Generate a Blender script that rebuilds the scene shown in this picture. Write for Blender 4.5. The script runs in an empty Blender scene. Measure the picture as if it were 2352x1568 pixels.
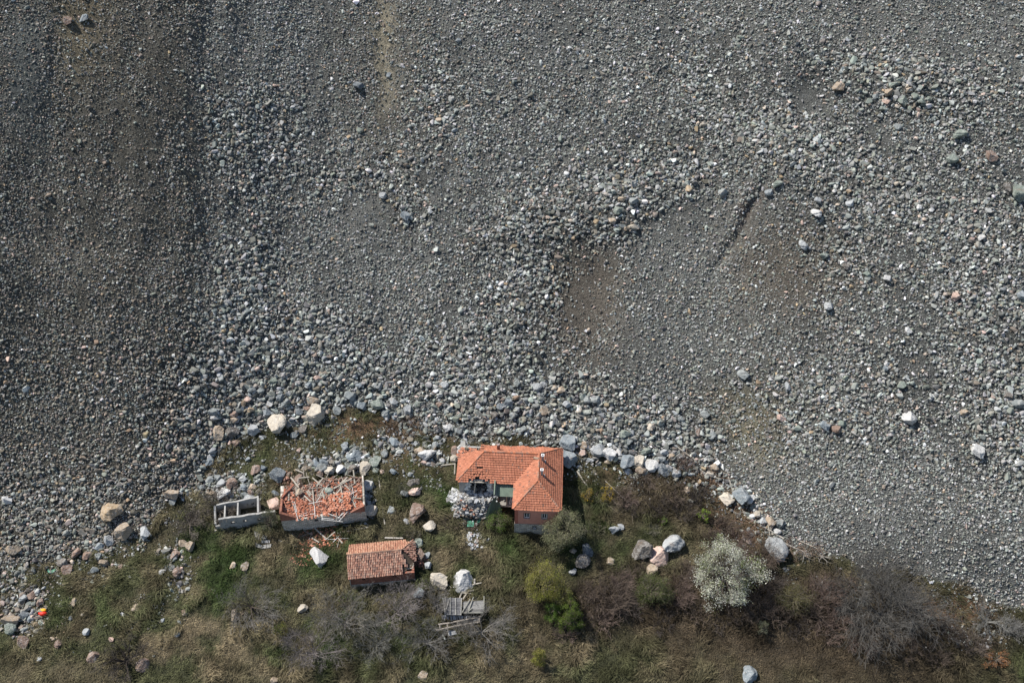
import bpy, math, random
import numpy as np
from mathutils import Vector, Matrix
random.seed(7); rng = np.random.default_rng(7)
PI = math.pi
C = bpy.context.scene.collection
S = bpy.context.scene
# ------------------------------------------------------------------ camera
CAM = np.array([0., -100., 119.5]); PITCH = math.radians(43.0); FPX = 2500.0   # frame is 2352 x 1568 units
cd = bpy.data.cameras.new('camera'); cam = bpy.data.objects.new('camera', cd); C.objects.link(cam)
cam.location = CAM; cam.rotation_euler = (PI/2-PITCH, 0, 0)
cd.sensor_width = 36; cd.lens = 36*FPX/2352; cd.clip_start = 1; cd.clip_end = 2000
S.camera = cam
# ------------------------------------------------------------------ light
SUN_DIR = np.array([-1.84, 0.95, 2.75]); SUN_DIR /= np.linalg.norm(SUN_DIR)     # towards the sun
sd = bpy.data.lights.new('sun', 'SUN'); sd.energy = 4.8; sd.angle = math.radians(0.5); sd.color = (1, .965, .905)
so = bpy.data.objects.new('sun', sd); C.objects.link(so); so.location = (-60, 30, 150)
so.rotation_euler = Vector(SUN_DIR).to_track_quat('Z', 'Y').to_euler()
w = bpy.data.worlds.new('World'); S.world = w; w.use_nodes = True
nt = w.node_tree; bg = nt.nodes['Background']; sky = nt.nodes.new('ShaderNodeTexSky')
sky.sky_type = 'NISHITA'; sky.sun_disc = False
sky.sun_elevation = math.asin(SUN_DIR[2]); sky.sun_rotation = math.atan2(SUN_DIR[0], SUN_DIR[1])
nt.links.new(sky.outputs[0], bg.inputs[0]); bg.inputs[1].default_value = 0.10
S.view_settings.view_transform = 'Standard'; S.view_settings.look = 'None'; S.view_settings.exposure = 0.45; S.view_settings.gamma = 1
S.render.engine = 'CYCLES'

# ------------------------------------------------------------------ noise
def _h(ix, iy, s):
    a = (ix.astype(np.int64)*374761393 + iy.astype(np.int64)*668265263 + s*974634777) & 0xffffffff
    a = ((a ^ (a >> 13))*1274126177) & 0xffffffff
    a = ((a ^ (a >> 15))*2246822519) & 0xffffffff
    return ((a ^ (a >> 16)) & 0xffffff)/16777215.0
def vn(x, y, s=0):
    x = np.asarray(x, float); y = np.asarray(y, float)
    ix = np.floor(x); iy = np.floor(y); fx = x-ix; fy = y-iy
    fx = fx*fx*(3-2*fx); fy = fy*fy*(3-2*fy)
    a = _h(ix, iy, s); b = _h(ix+1, iy, s); c = _h(ix, iy+1, s); d = _h(ix+1, iy+1, s)
    return (a*(1-fx)+b*fx)*(1-fy)+(c*(1-fx)+d*fx)*fy
def fbm(x, y, s=0, o=4):
    t = 0; a = .5; n = 0
    for k in range(o):
        t = t+a*vn(x*2**k, y*2**k, s+k*17); n += a; a *= .5
    return t/n
def sst(a, b, x):
    t = np.clip((np.asarray(x, float)-a)/(b-a), 0, 1); return t*t*(3-2*t)
# ------------------------------------------------------------------ projection helpers
cP, sP = math.cos(PITCH), math.sin(PITCH)
def ray(u, v):
    a = (u-1176)/FPX; b = -(v-784)/FPX
    d = np.array([a, cP+b*sP, -sP+b*cP]); return d/np.linalg.norm(d)
def proj(x, y, z):
    dx = x-CAM[0]; dy = y-CAM[1]; dz = z-CAM[2]
    f = dy*cP-dz*sP; r = dx; up = dy*sP+dz*cP
    return 1176+FPX*r/f, 784-FPX*up/f
def onz(u, v, z):
    d = ray(u, v); t = (z-CAM[2])/d[2]; return CAM+d*t
# ------------------------------------------------------------------ terrain
def meadow(y): return np.where(np.asarray(y) > -70, .25*np.asarray(y, float), -17.5+.1*(np.asarray(y)+70))
TOE = [(-500,1480),(-200,1400),(0,1330),(150,1290),(330,1235),(420,1160),(480,1070),(560,1010),(640,990),(760,955),(850,955),(960,985),(1050,1008),
       (1170,1016),(1300,1035),(1420,1075),(1530,1085),(1640,1095),(1700,1160),(1770,1240),(1880,1285),(2050,1325),(2200,1370),(2352,1390),(2600,1420),(2900,1440)]
tx, ty = [], []
for u, v in TOE:
    d = ray(u, v); t = -(CAM[2]-.25*CAM[1])/(d[2]-.25*d[1]); p = CAM+d*t; tx.append(p[0]); ty.append(p[1])
tx = np.array(tx); ty = np.array(ty)
_gx = np.linspace(-400, 400, 3201); _gy = np.interp(_gx, tx, ty)
_k = np.exp(-np.linspace(-2.5, 2.5, 41)**2); _k /= _k.sum(); _gs = np.convolve(np.pad(_gy, 20, 'edge'), _k, 'valid')
_k2 = np.exp(-np.linspace(-2.5, 2.5, 121)**2); _k2 /= _k2.sum(); _gs2 = np.convolve(np.pad(_gy, 60, 'edge'), _k2, 'valid')
def toe(x): return np.interp(x, _gx, _gs)
def toe2(x): return np.interp(x, _gx, _gs2)
def blob(u, v, cu, cv, ru, rv, ang=0, p=4):
    a = math.radians(ang); c, s = math.cos(a), math.sin(a)
    du, dv = u-cu, v-cv
    X = (du*c+dv*s)/ru; Y = (-du*s+dv*c)/rv
    return 1/(1+(X*X+Y*Y)**(p/2))
def H(x, y):
    x = np.asarray(x, float); y = np.asarray(y, float)
    m = meadow(y); d = y-toe2(x)
    up = (np.sqrt(d*d+9)+d)/2-.9
    z = m+.40*np.maximum(up, -.6)*sst(-12, 2, d)
    u, v = proj(x, y, z)
    sc = sst(-1, 6, d)
    # left flank falls towards the gully in the middle
    L = np.maximum(0, 475+25*np.sin(v/140)+60*(fbm(v/120, v/300, 2)-.5)-u)/16
    z = z+sc*(.24*L*sst(1130, 650, v)+.35*sst(0, 5, L)*sst(480, 300, v))
    z = z+sc*(.05*np.maximum(0, u-1650)/16)
    # scars, lobes and runnels
    z = z-sc*1.0*blob(u, v, 1345, 690, 75, 135)-sc*.9*blob(u, v, 1850, 225, 70, 45)-sc*.7*blob(u, v, 1800, 600, 110, 90)
    z = z-sc*.8*blob(u+14*(vn(v/18, v*0, 8)-.5), v, 1722, 480, 9, 60, 26)-sc*.5*blob(u+20*(vn(v/22, v*0, 9)-.5), v, 1662, 590, 9, 60, 36)+sc*.5*blob(u, v, 1703, 470, 13, 70, 26)-sc*.6*blob(u, v, 890, 100, 26, 230)
    z = z+sc*1.0*(blob(u, v, 2060, 215, 130, 55, 12)+blob(u, v, 560, 330, 90, 150)+blob(u, v, 640, 780, 170, 110, 20)+blob(u, v, 1330, 500, 220, 60, -14)
                  + .8*blob(u, v, 1650, 320, 230, 60, 25)+.6*blob(u, v, 560, 620, 60, 100))
    z = z+sc*(1.3*(fbm(x/13, y/22, 3)-.5)+.9*(fbm(x/3.2, y/14, 5, 3)-.5)*sst(1000, 500, v)+.45*(fbm(x/2.4, y/2.4, 9, 3)-.5))
    z = z+(1-sc)*(.9*(fbm(x/9, y/9, 21)-.5)+.25*(fbm(x/1.7, y/1.7, 25, 3)-.5))
    z = z-(1-sc)*.0
    return z
T = np.arange(95, 300, .25)
def G(u, v):
    d = ray(u, v); p = CAM[None]+T[:, None]*d[None]
    e = p[:, 2]-H(p[:, 0], p[:, 1]); i = int(np.argmax(e < 0))
    if i == 0: return onz(u, v, 0)
    k = e[i-1]/(e[i-1]-e[i]); q = p[i-1]+k*(p[i]-p[i-1]); q[2] = float(H(q[0], q[1])); return q
def Hs(x, y): return float(H(np.array([x]), np.array([y]))[0])
# ------------------------------------------------------------------ painted fields on the ground (albedo, stone size, cover)
def warp(u, v):
    return u+70*(fbm(u/90, v/90, 31)-.5)+22*(vn(u/14, v/14, 35)-.5), v+70*(fbm(u/90, v/90, 41)-.5)+22*(vn(u/14, v/14, 45)-.5)
COARSE = [(600,330,110,130,0,7.2),(500,300,40,80,0,7.5),(560,640,62,110,0,9.5),(650,770,150,80,15,10),(700,860,260,60,0,13),(880,390,150,45,-8,8.2),(1010,230,50,120,10,7),
 (1340,490,200,45,-12,9.5),(1250,600,50,110,0,8),(1500,400,190,60,-10,8.5),(1720,300,170,50,25,8),(2060,205,120,42,12,14),(2050,190,230,65,10,8.5),(1650,180,170,110,10,6.2),(1300,250,260,160,0,5.6),(2050,480,170,90,10,6.8),(1880,340,150,45,20,9.5),(1180,640,70,110,0,8),(1120,800,130,60,0,9.5),
 (1180,950,240,50,0,13.5),(1500,1000,160,42,5,11),(1250,880,60,25,0,12),(2000,930,260,110,0,7),(2230,600,180,260,0,6.8),(150,1130,330,90,-10,6.6),(430,1000,110,60,0,8.3),(80,1240,220,50,0,7.4),(1700,1170,28,50,-40,10),(1800,1262,80,20,22,9.5),(250,860,250,60,0,5.2),(430,900,90,80,0,6),
 (1950,550,60,80,0,7.5),(1800,900,120,60,0,6.8),(2300,900,80,200,0,7.6),(930,490,30,40,0,8),(1420,500,60,30,0,12)]
FINES = [(890,110,22,230,0,1),(1345,690,80,140,6,1),(1260,810,60,40,-20,.7),(1800,620,95,90,30,.8),(1730,500,30,90,28,.8),(1570,520,95,70,0,.8),(300,310,42,130,-18,.9),(350,470,60,90,0,.7),(850,500,75,60,0,.75),(985,440,30,110,0,.8),
 (1850,225,62,40,10,.95),(2170,90,110,40,30,.5),(2110,850,55,100,0,.7),(1290,60,60,90,0,.7),(765,80,30,130,0,.6),(50,170,32,180,0,.8),(385,150,50,120,-8,.8),(180,60,60,60,20,.8),
 (1450,790,100,110,0,.55),(2120,1270,210,55,5,.55),(2330,800,60,50,0,.6),(1500,640,90,60,0,.5),(1730,990,90,80,0,.45),(240,620,60,160,-10,.35),(1080,560,40,160,0,.35),(440,300,30,200,0,.7)]
def fields(x, y, z):
    u0, v0 = proj(x, y, z); u, v = warp(u0, v0)
    d = y-toe(x)+3.0*(fbm(x/6, y/6, 51)-.5)*2*.7
    Sz = 4.3+.9*sst(470, 560, u0)*sst(1050, 900, v0)
    for (a, b, ru, rv, an, s) in COARSE:
        s = s*1.22
        Sz = Sz+(s-4.3)*np.clip(blob(u, v, a, b, ru, rv, an)-Sz*0, 0, 1)*np.clip((s-Sz)/(s-4.3), 0, 1)
    belt = sst(11, 2, d)*sst(-3, 0, d)*sst(430, 560, u)*sst(1720, 1600, u)
    Sz = np.maximum(Sz, 4.3+12.5*belt)
    F = np.zeros_like(u)
    for (a, b, ru, rv, an, s) in FINES:
        F = np.maximum(F, s*blob(u, v, a, b, ru, rv, an, 3))
    streak = sst(.52, .7, fbm(x/3.2, y/26, 61, 3))
    F = np.maximum(F, .6*streak*sst(1100, 800, v)*sst(9.5, 6.5, Sz))
    scree = sst(-.8, 1.2, d)
    sp = .5*sst(-7, 0, d)*sst(.46, .6, fbm(x/2.2, y/2.2, 71, 3))
    extra = np.zeros_like(u); 
    for (a, b, ru, rv, s) in [(780,1066,105,26,1),(535,1118,75,36,.9),(905,1030,60,30,.8),(835,1150,12,60,.9),(430,1110,60,30,.8),(60,1395,60,60,.75),(30,1330,60,60,.7),(215,1285,60,35,.6),(410,1290,22,55,.5),
                          (700,1020,90,25,.25),(1010,1050,40,20,.7),(960,1110,60,50,.15),(1150,1300,10,10,0),(960,1260,30,16,.7),(250,1240,80,30,.7),(1770,1225,70,26,.6),(1690,1150,30,50,.6),(2230,1460,60,30,.35),(640,1070,70,20,.15)]:
        extra = np.maximum(extra, s*blob(u, v, a, b, ru, rv, 0, 6))
    leftm = .28*sst(520, 350, u)*sst(1250, 1300, v)*sst(1540, 1400, v)*sst(.5, .62, fbm(x/1.6, y/1.6, 81, 3))
    cover = np.maximum(np.maximum(scree, sp), np.maximum(extra*sst(.3, .5, fbm(x/1.3, y/1.3, 85, 2)+extra*.35), leftm))
    Sz = np.where(scree < .5, np.maximum(Sz, 4.5+9*extra), Sz)
    warm = np.clip(.15+.7*sst(510, 380, u)*sst(1250, 700, v)+.5*blob(u, v, 880, 150, 110, 200)+.55*blob(u, v, 1730, 980, 100, 90)+.6*blob(u, v, 1345, 690, 85, 150)
                   + .6*blob(u, v, 1830, 620, 130, 110)+.7*sst(520, 380, u)*sst(900, 1100, v)+.25*sst(600, 450, u), 0, 1)
    return u, v, d, Sz, F, scree, cover, warm

# ------------------------------------------------------------------ materials
def mat(name, rough=.9, attr=False, col=(.3,.3,.3), nscale=3., namt=.35, bump=.3, bscale=12., objcol=False, extra=None, dist=.05, metal=0, spec=.2):
    m = bpy.data.materials.new(name); m.use_nodes = True; n = m.node_tree.nodes; l = m.node_tree.links
    b = n['Principled BSDF']; b.inputs['Roughness'].default_value = rough; b.inputs['Metallic'].default_value = metal
    b.inputs['Specular IOR Level'].default_value = spec
    g = n.new('ShaderNodeNewGeometry')
    if attr: a = n.new('ShaderNodeAttribute'); a.attribute_name = 'Col'; csock = a.outputs['Color']
    elif objcol: a = n.new('ShaderNodeObjectInfo'); csock = a.outputs['Color']
    else: a = n.new('ShaderNodeRGB'); a.outputs[0].default_value = (*col, 1); csock = a.outputs[0]
    no = n.new('ShaderNodeTexNoise'); no.inputs['Scale'].default_value = nscale; no.inputs['Detail'].default_value = 6; no.inputs['Roughness'].default_value = .65
    l.new(g.outputs['Position'], no.inputs['Vector'])
    mr = n.new('ShaderNodeMapRange'); mr.inputs[1].default_value = .25; mr.inputs[2].default_value = .75; mr.inputs[3].default_value = 1-namt; mr.inputs[4].default_value = 1+namt
    l.new(no.outputs[0], mr.inputs[0])
    mx = n.new('ShaderNodeVectorMath'); mx.operation = 'SCALE'; l.new(csock, mx.inputs[0]); l.new(mr.outputs[0], mx.inputs['Scale'])
    out = mx.outputs[0]
    if extra: out = extra(n, l, g, out, b)
    l.new(out, b.inputs['Base Color'])
    if bump:
        nb = n.new('ShaderNodeTexNoise'); nb.inputs['Scale'].default_value = bscale; nb.inputs['Detail'].default_value = 5; l.new(g.outputs['Position'], nb.inputs['Vector'])
        bp = n.new('ShaderNodeBump'); bp.inputs['Strength'].default_value = bump; bp.inputs['Distance'].default_value = dist
        l.new(nb.outputs[0], bp.inputs['Height']); l.new(bp.outputs[0], b.inputs['Normal'])
    return m
def mul_mix(n, l, fac, A, Bc):
    mm = n.new('ShaderNodeMix'); mm.data_type = 'RGBA'; l.new(fac, mm.inputs[0]); l.new(A, mm.inputs[6]); mm.inputs[7].default_value = (*Bc, 1); return mm.outputs[2]
def x_veins(n, l, g, out, b):
    # pale quartz veins and ochre stains of the rock itself
    wv = n.new('ShaderNodeTexNoise'); wv.inputs['Scale'].default_value = 1.1; wv.inputs['Detail'].default_value = 8; wv.inputs['Distortion'].default_value = 1.2
    l.new(g.outputs['Position'], wv.inputs['Vector'])
    r = n.new('ShaderNodeValToRGB'); e = r.color_ramp.elements; e[0].position = .47; e[0].color = (0,0,0,1); e[1].position = .5; e[1].color = (.6,.6,.6,1); q = e.new(.53); q.color = (0,0,0,1)
    l.new(wv.outputs[0], r.inputs[0]); out = mul_mix(n, l, r.outputs[0], out, (.42,.41,.39))
    w2 = n.new('ShaderNodeTexNoise'); w2.inputs['Scale'].default_value = .8; w2.inputs['Detail'].default_value = 5; l.new(g.outputs['Position'], w2.inputs['Vector'])
    r2 = n.new('ShaderNodeMapRange'); r2.inputs[1].default_value = .6; r2.inputs[2].default_value = .72; r2.inputs[3].default_value = 0; r2.inputs[4].default_value = .4; l.new(w2.outputs[0], r2.inputs[0])
    return mul_mix(n, l, r2.outputs[0], out, (.2,.13,.08))
def x_brick(sx, sy, mortar, c1, c2, msize=.03):
    def f(n, l, g, out, b):
        sp = n.new('ShaderNodeSeparateXYZ'); l.new(g.outputs['Position'], sp.inputs[0])
        sn = n.new('ShaderNodeSeparateXYZ'); l.new(g.outputs['True Normal'], sn.inputs[0])
        ab = n.new('ShaderNodeMath'); ab.operation = 'ABSOLUTE'; l.new(sn.outputs[0], ab.inputs[0])
        gt = n.new('ShaderNodeMath'); gt.operation = 'GREATER_THAN'; gt.inputs[1].default_value = .7; l.new(ab.outputs[0], gt.inputs[0])
        mi = n.new('ShaderNodeMix'); l.new(gt.outputs[0], mi.inputs[0]); l.new(sp.outputs[0], mi.inputs[2]); l.new(sp.outputs[1], mi.inputs[3])
        cb = n.new('ShaderNodeCombineXYZ'); l.new(mi.outputs[0], cb.inputs[0]); l.new(sp.outputs[2], cb.inputs[1])
        # ragged courses
        nn = n.new('ShaderNodeTexNoise'); nn.inputs['Scale'].default_value = 2.5; l.new(g.outputs['Position'], nn.inputs['Vector'])
        va = n.new('ShaderNodeVectorMath'); va.operation = 'MULTIPLY_ADD'; l.new(nn.outputs['Color'], va.inputs[0]); va.inputs[1].default_value = (.12,.12,0); l.new(cb.outputs[0], va.inputs[2])
        br = n.new('ShaderNodeTexBrick'); l.new(va.outputs[0], br.inputs['Vector']); br.inputs['Scale'].default_value = 1
        br.inputs['Brick Width'].default_value = sx; br.inputs['Row Height'].default_value = sy; br.inputs['Mortar Size'].default_value = msize
        br.inputs['Color1'].default_value = (*c1,1); br.inputs['Color2'].default_value = (*c2,1); br.inputs['Mortar'].default_value = (*mortar,1)
        mx = n.new('ShaderNodeMix'); mx.data_type = 'RGBA'; mx.blend_type = 'MULTIPLY'; mx.inputs[0].default_value = 1; l.new(out, mx.inputs[6]); l.new(br.outputs[0], mx.inputs[7])
        return mx.outputs[2]
    return f
def x_ground(n, l, g, out, b):
    v = n.new('ShaderNodeTexVoronoi'); v.inputs['Scale'].default_value = 7.5; l.new(g.outputs['Position'], v.inputs['Vector'])
    a = n.new('ShaderNodeAttribute'); a.attribute_name = 'gravel'
    sp = n.new('ShaderNodeSeparateColor'); l.new(v.outputs['Color'], sp.inputs[0])
    r = n.new('ShaderNodeMapRange'); r.inputs[3].default_value = .5; r.inputs[4].default_value = 1.6; l.new(sp.outputs[0], r.inputs[0])
    sc = n.new('ShaderNodeVectorMath'); sc.operation = 'SCALE'; l.new(out, sc.inputs[0]); l.new(r.outputs[0], sc.inputs['Scale'])
    mm = n.new('ShaderNodeMix'); mm.data_type = 'RGBA'; l.new(a.outputs['Fac'], mm.inputs[0]); l.new(out, mm.inputs[6]); l.new(sc.outputs[0], mm.inputs[7])
    return mm.outputs[2]
M = {}
M['ground'] = mat('ground soil and gravel', attr=True, nscale=1.1, namt=.3, bump=.9, bscale=6, dist=.25, extra=x_ground)
M['stone'] = mat('broken stone', attr=True, nscale=5, namt=.22, bump=.5, bscale=9, dist=.05)
M['boulder'] = mat('boulder rock', objcol=True, nscale=2.2, namt=.3, bump=.8, bscale=5, dist=.12, extra=x_veins)
M['vcol'] = mat('weathered', attr=True, nscale=4, namt=.2, bump=.3, bscale=14)
M['tile'] = mat('clay roof tile', attr=True, nscale=.9, namt=.24, bump=.2, bscale=18, rough=.85)
M['wood'] = mat('bleached wood', attr=True, nscale=6, namt=.25, bump=.4, bscale=20)
M['leaf'] = mat('leaf', attr=True, nscale=.8, namt=.25, bump=0, rough=.8)
M['grass'] = mat('grass blades', attr=True, nscale=.5, namt=.25, bump=0, rough=.9, spec=.1)
M['bark'] = mat('bark', attr=True, nscale=5, namt=.2, bump=0)
M['render_red'] = mat('red render', col=(.58,.27,.20), nscale=1.6, namt=.13, bump=.2)
M['render_dark'] = mat('dark red render', col=(.40,.14,.10), nscale=1.6, namt=.15, bump=.2)
M['plaster'] = mat('grey white plaster', col=(.34,.33,.31), nscale=1.5, namt=.3, bump=.4)
M['white'] = mat('white plaster', col=(.72,.72,.70), nscale=3, namt=.12, bump=.4)
M['frame'] = mat('white paint', col=(.75,.75,.75), bump=0, namt=.05)
M['glass'] = mat('window glass', col=(.03,.035,.04), rough=.15, bump=0, namt=.1, spec=.5)
M['darkwood'] = mat('dark wood', col=(.10,.075,.055), nscale=5, namt=.4)
M['stonewall'] = mat('rubble stone wall', col=(1.1,1.08,1.05), nscale=2.5, namt=.3, bump=.7, bscale=7, extra=x_brick(.52,.23,(.20,.185,.16),(.60,.56,.50),(.34,.32,.28),.03))
M['brickwall'] = mat('brick wall', col=(1,1,1), nscale=2, namt=.3, bump=.5, extra=x_brick(.26,.085,(.2,.13,.1),(.33,.13,.085),(.22,.085,.055),.012))
M['tin'] = mat('green tin', col=(.165,.21,.165), nscale=1.5, namt=.2, bump=.1, rough=.55, metal=0, spec=.4)
M['tinbright'] = mat('bright green tin', col=(.14,.36,.25), nscale=1.5, namt=.15, bump=.1, rough=.6)
M['tindark'] = mat('dull green tin', col=(.07,.095,.07), nscale=1.5, namt=.2, bump=.1, rough=.6)
M['red'] = mat('red plastic', col=(.6,.03,.015), bump=0, rough=.5)
M['yellow'] = mat('yellow plastic', col=(.8,.36,.02), bump=0, rough=.5)
M['galv'] = mat('grey metal', col=(.35,.35,.34), bump=0, rough=.5, namt=.3)
M['floor'] = mat('concrete', col=(.24,.225,.2), nscale=2, namt=.3, bump=.3)

for k_, tr_ in (('leaf', .4), ('grass', .3)):
    t_ = M[k_].node_tree; b_ = t_.nodes['Principled BSDF']; tl = t_.nodes.new('ShaderNodeBsdfTranslucent'); mx_ = t_.nodes.new('ShaderNodeMixShader'); mx_.inputs[0].default_value = tr_
    t_.links.new(b_.inputs['Base Color'].links[0].from_socket, tl.inputs[0]); t_.links.new(b_.outputs[0], mx_.inputs[1]); t_.links.new(tl.outputs[0], mx_.inputs[2]); t_.links.new(mx_.outputs[0], t_.nodes['Material Output'].inputs[0])
# ------------------------------------------------------------------ builders
def tag(o, label=None, cat=None, group=None, kind=None):
    if label: o['label'] = label
    if cat: o['category'] = cat
    if group: o['group'] = group
    if kind: o['kind'] = kind
    return o
def empty(name, loc, label, cat, group=None):
    o = bpy.data.objects.new(name, None); C.objects.link(o); o.location = Vector([float(a) for a in loc]); o.empty_display_size = .5
    return tag(o, label, cat, group)
def rawmesh(name, V, tris, cols=None, material=None, smooth=False, floats=None):
    me = bpy.data.meshes.new(name); V = np.asarray(V, np.float32); F = np.asarray(tris, np.int32)
    k = F.shape[1]
    me.vertices.add(len(V)); me.vertices.foreach_set('co', V.ravel())
    me.loops.add(F.size); me.loops.foreach_set('vertex_index', F.ravel())
    me.polygons.add(len(F)); me.polygons.foreach_set('loop_start', np.arange(0, F.size, k, dtype=np.int32)); me.polygons.foreach_set('loop_total', np.full(len(F), k, np.int32))
    if smooth: me.polygons.foreach_set('use_smooth', np.ones(len(F), bool))
    else: me.polygons.foreach_set('use_smooth', np.zeros(len(F), bool))
    if cols is not None:
        a = me.attributes.new('Col', 'FLOAT_COLOR', 'POINT'); c4 = np.ones((len(V), 4), np.float32); c4[:, :3] = cols; a.data.foreach_set('color', c4.ravel())
    for nme, arr in (floats or {}).items():
        a = me.attributes.new(nme, 'FLOAT', 'POINT'); a.data.foreach_set('value', np.asarray(arr, np.float32))
    if material: me.materials.append(material)
    me.update(calc_edges=True); return me
class MB:
    def __init__(s): s.v = []; s.f = []; s.c = []; s.col = (.3,.3,.3)
    def add(s, pts, faces, col=None):
        b = len(s.v); s.v += [tuple(map(float, p)) for p in pts]; s.c += [col or s.col]*len(pts); s.f += [tuple(b+i for i in f) for f in faces]
    def hexa(s, p, col=None):  # 8 points: bottom 4, top 4
        s.add(p, [(0,3,2,1),(4,5,6,7),(0,1,5,4),(1,2,6,5),(2,3,7,6),(3,0,4,7)], col)
    def box(s, c, ax, ay, az, col=None):
        c, ax, ay, az = map(np.asarray, (c, ax, ay, az)); s.hexa([c-ax-ay-az, c+ax-ay-az, c+ax+ay-az, c-ax+ay-az, c-ax-ay+az, c+ax-ay+az, c+ax+ay+az, c-ax+ay+az], col)
    def beam(s, a, b, w, h, col=None, up=(0,0,1)):
        a = np.asarray(a, float); b = np.asarray(b, float); d = b-a; L = np.linalg.norm(d)+1e-9; d /= L
        side = np.cross(d, up); side /= np.linalg.norm(side)+1e-9; u2 = np.cross(side, d)
        s.box((a+b)/2, d*L/2, side*w/2, u2*h/2, col)
    def tube(s, a, b, r0, r1, n=4, col=None):
        a = np.asarray(a, float); b = np.asarray(b, float); d = b-a; d /= np.linalg.norm(d)+1e-9
        x = np.cross(d, (0.13,.31,.9)); x /= np.linalg.norm(x)+1e-9; y = np.cross(d, x)
        P = [a+r0*(math.cos(t)*x+math.sin(t)*y) for t in [2*PI*i/n for i in range(n)]]+[b+r1*(math.cos(t)*x+math.sin(t)*y) for t in [2*PI*i/n for i in range(n)]]
        s.add(P, [(i, (i+1) % n, n+(i+1) % n, n+i) for i in range(n)], col)
    def build(s, name, material, parent=None, base=None):
        loc = np.asarray(base, float) if base is not None else np.zeros(3); base = np.zeros(3)   # a top-level mesh comes with points relative to its base
        # nested: sum of ancestors' locations
        if parent is not None:
            q = parent; base = np.zeros(3)
            while q is not None: base = base+np.array(q.location); q = q.parent
        me = bpy.data.meshes.new(name); me.from_pydata([tuple(np.array(p)-base) for p in s.v], [], s.f)
        a = me.attributes.new('Col', 'FLOAT_COLOR', 'POINT'); a.data.foreach_set('color', [x for c in s.c for x in (*c, 1)])
        me.materials.append(material); me.update()
        o = bpy.data.objects.new(name, me); C.objects.link(o)
        if parent is not None: o.parent = parent
        else: o.location = loc
        return o
def jit(c, a=.12):
    k = 1+random.uniform(-a, a); return tuple(max(0, x*k) for x in c)

# ------------------------------------------------------------------ ground sheet
def lines(lo, hi, st, far):
    a = np.arange(lo, hi+st/2, st); e = st*1.25**np.arange(1, 40); e = np.cumsum(e); e = e[e < far]
    return np.concatenate([(lo-e)[::-1], a, hi+e])
gx = lines(-92, 92, .42, 420); gy = lines(-46, 82, .42, 300)
X, Y = np.meshgrid(gx, gy); Z = H(X.ravel(), Y.ravel()); X = X.ravel(); Y = Y.ravel()
def lerp(a, b, t): return a+(np.asarray(b)-a)*t[:, None]
u, v, d, Sz, F, scree, cover, warm = fields(X, Y, Z)
nz = fbm(X/7, Y/7, 101); nz2 = fbm(X/2.2, Y/2.2, 111, 3)
col = np.tile(np.array([.108,.110,.103]), (len(X), 1))
col = lerp(col, (.083,.077,.063), np.clip(warm*1.1, 0, 1))
col = lerp(col, (.20,.175,.125), blob(u, v, 890, 90, 26, 150)); col = lerp(col, (.13,.105,.065), .8*blob(u, v, 175, 60, 70, 120, 15))
col = lerp(col, (.075,.085,.083), .7*blob(u, v, 55, 170, 50, 180)); col = lerp(col, (.15,.135,.09), .8*blob(u, v, 1730, 980, 90, 80))
col = lerp(col, (.10,.085,.068), .8*np.maximum(blob(u, v, 1345, 690, 85, 145, 6), .8*blob(u, v, 1800, 610, 120, 100, 30))); col = lerp(col, (.07,.05,.04), .7*blob(u, v, 1720, 485, 12, 60, 26)); col *= .93*((.75+.5*nz)*(1-.35*sst(5, 9, Sz)))[:, None]  # ground darker among coarse stones: shade of the gaps put into the colour
GREEN = [(500,1290,55,90,1),(690,1300,70,40,.9),(1100,1320,90,70,.7),(1370,1190,60,90,.9),(720,1470,110,60,.55),(960,1440,130,60,.5),(640,1060,90,30,.4),(1000,1120,60,60,.7),(560,1090,60,25,.6),(1060,1440,60,90,.6),(1450,1215,110,60,.6),
         (2330,1530,80,50,.7),(200,1420,120,50,.3),(1110,1290,60,40,.6),(930,1160,40,60,.4),(1640,1530,200,40,.25),(750,1230,60,40,.8),(1290,1230,30,100,1),(1180,1270,90,30,.7)]
STRAW = [(470,1490,190,70,1),(1180,1490,120,60,.8),(1430,1500,160,40,.9),(600,1290,60,40,.7),(330,1340,130,60,.7),(1030,1280,80,30,.6),(140,1500,150,60,.4),(1700,1500,200,30,.4),(980,1230,70,30,.5)]
def meadowcol(u, v, x, y, n):
    g = np.zeros_like(u); s = np.zeros_like(u)
    for (a, b, ru, rv, k) in GREEN: g = np.maximum(g, k*blob(u, v, a, b, ru, rv, 0, 3))
    for (a, b, ru, rv, k) in STRAW: s = np.maximum(s, k*blob(u, v, a, b, ru, rv, 0, 3))
    nn = fbm(x/3, y/3, 131)
    g = np.clip(g*1.1*sst(.25, .55, nn)+.35*sst(.52, .68, nn), 0, 1); s = np.clip(s*sst(.3, .6, 1-nn)+.3*sst(.55, .7, 1-nn), 0, 1)
    c = np.tile(np.array([.078,.070,.041]), (len(u), 1))
    c = lerp(c, (.036,.054,.018), g); c = lerp(c, (.165,.132,.083), .8*s)
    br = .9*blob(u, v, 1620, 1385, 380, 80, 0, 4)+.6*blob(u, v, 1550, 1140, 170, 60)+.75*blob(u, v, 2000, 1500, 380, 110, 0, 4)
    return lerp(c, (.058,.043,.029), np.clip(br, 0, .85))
mc = meadowcol(u, v, X, Y, len(X))*.75
EARTH = [(850,985,110,28,1),(780,1000,60,18,.9),(2195,1400,70,30,1),(2320,1370,50,25,.8),(1740,1215,50,30,.9),(1650,1140,60,30,.6),(930,1060,90,25,.5),(400,1080,50,25,.5),(1400,1085,90,18,.6),(980,1010,40,20,.6)]
for (a, b, ru, rv, k) in EARTH: mc = lerp(mc, (.135,.083,.048), k*.85*blob(u, v, a, b, ru, rv, 0, 3))
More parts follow.
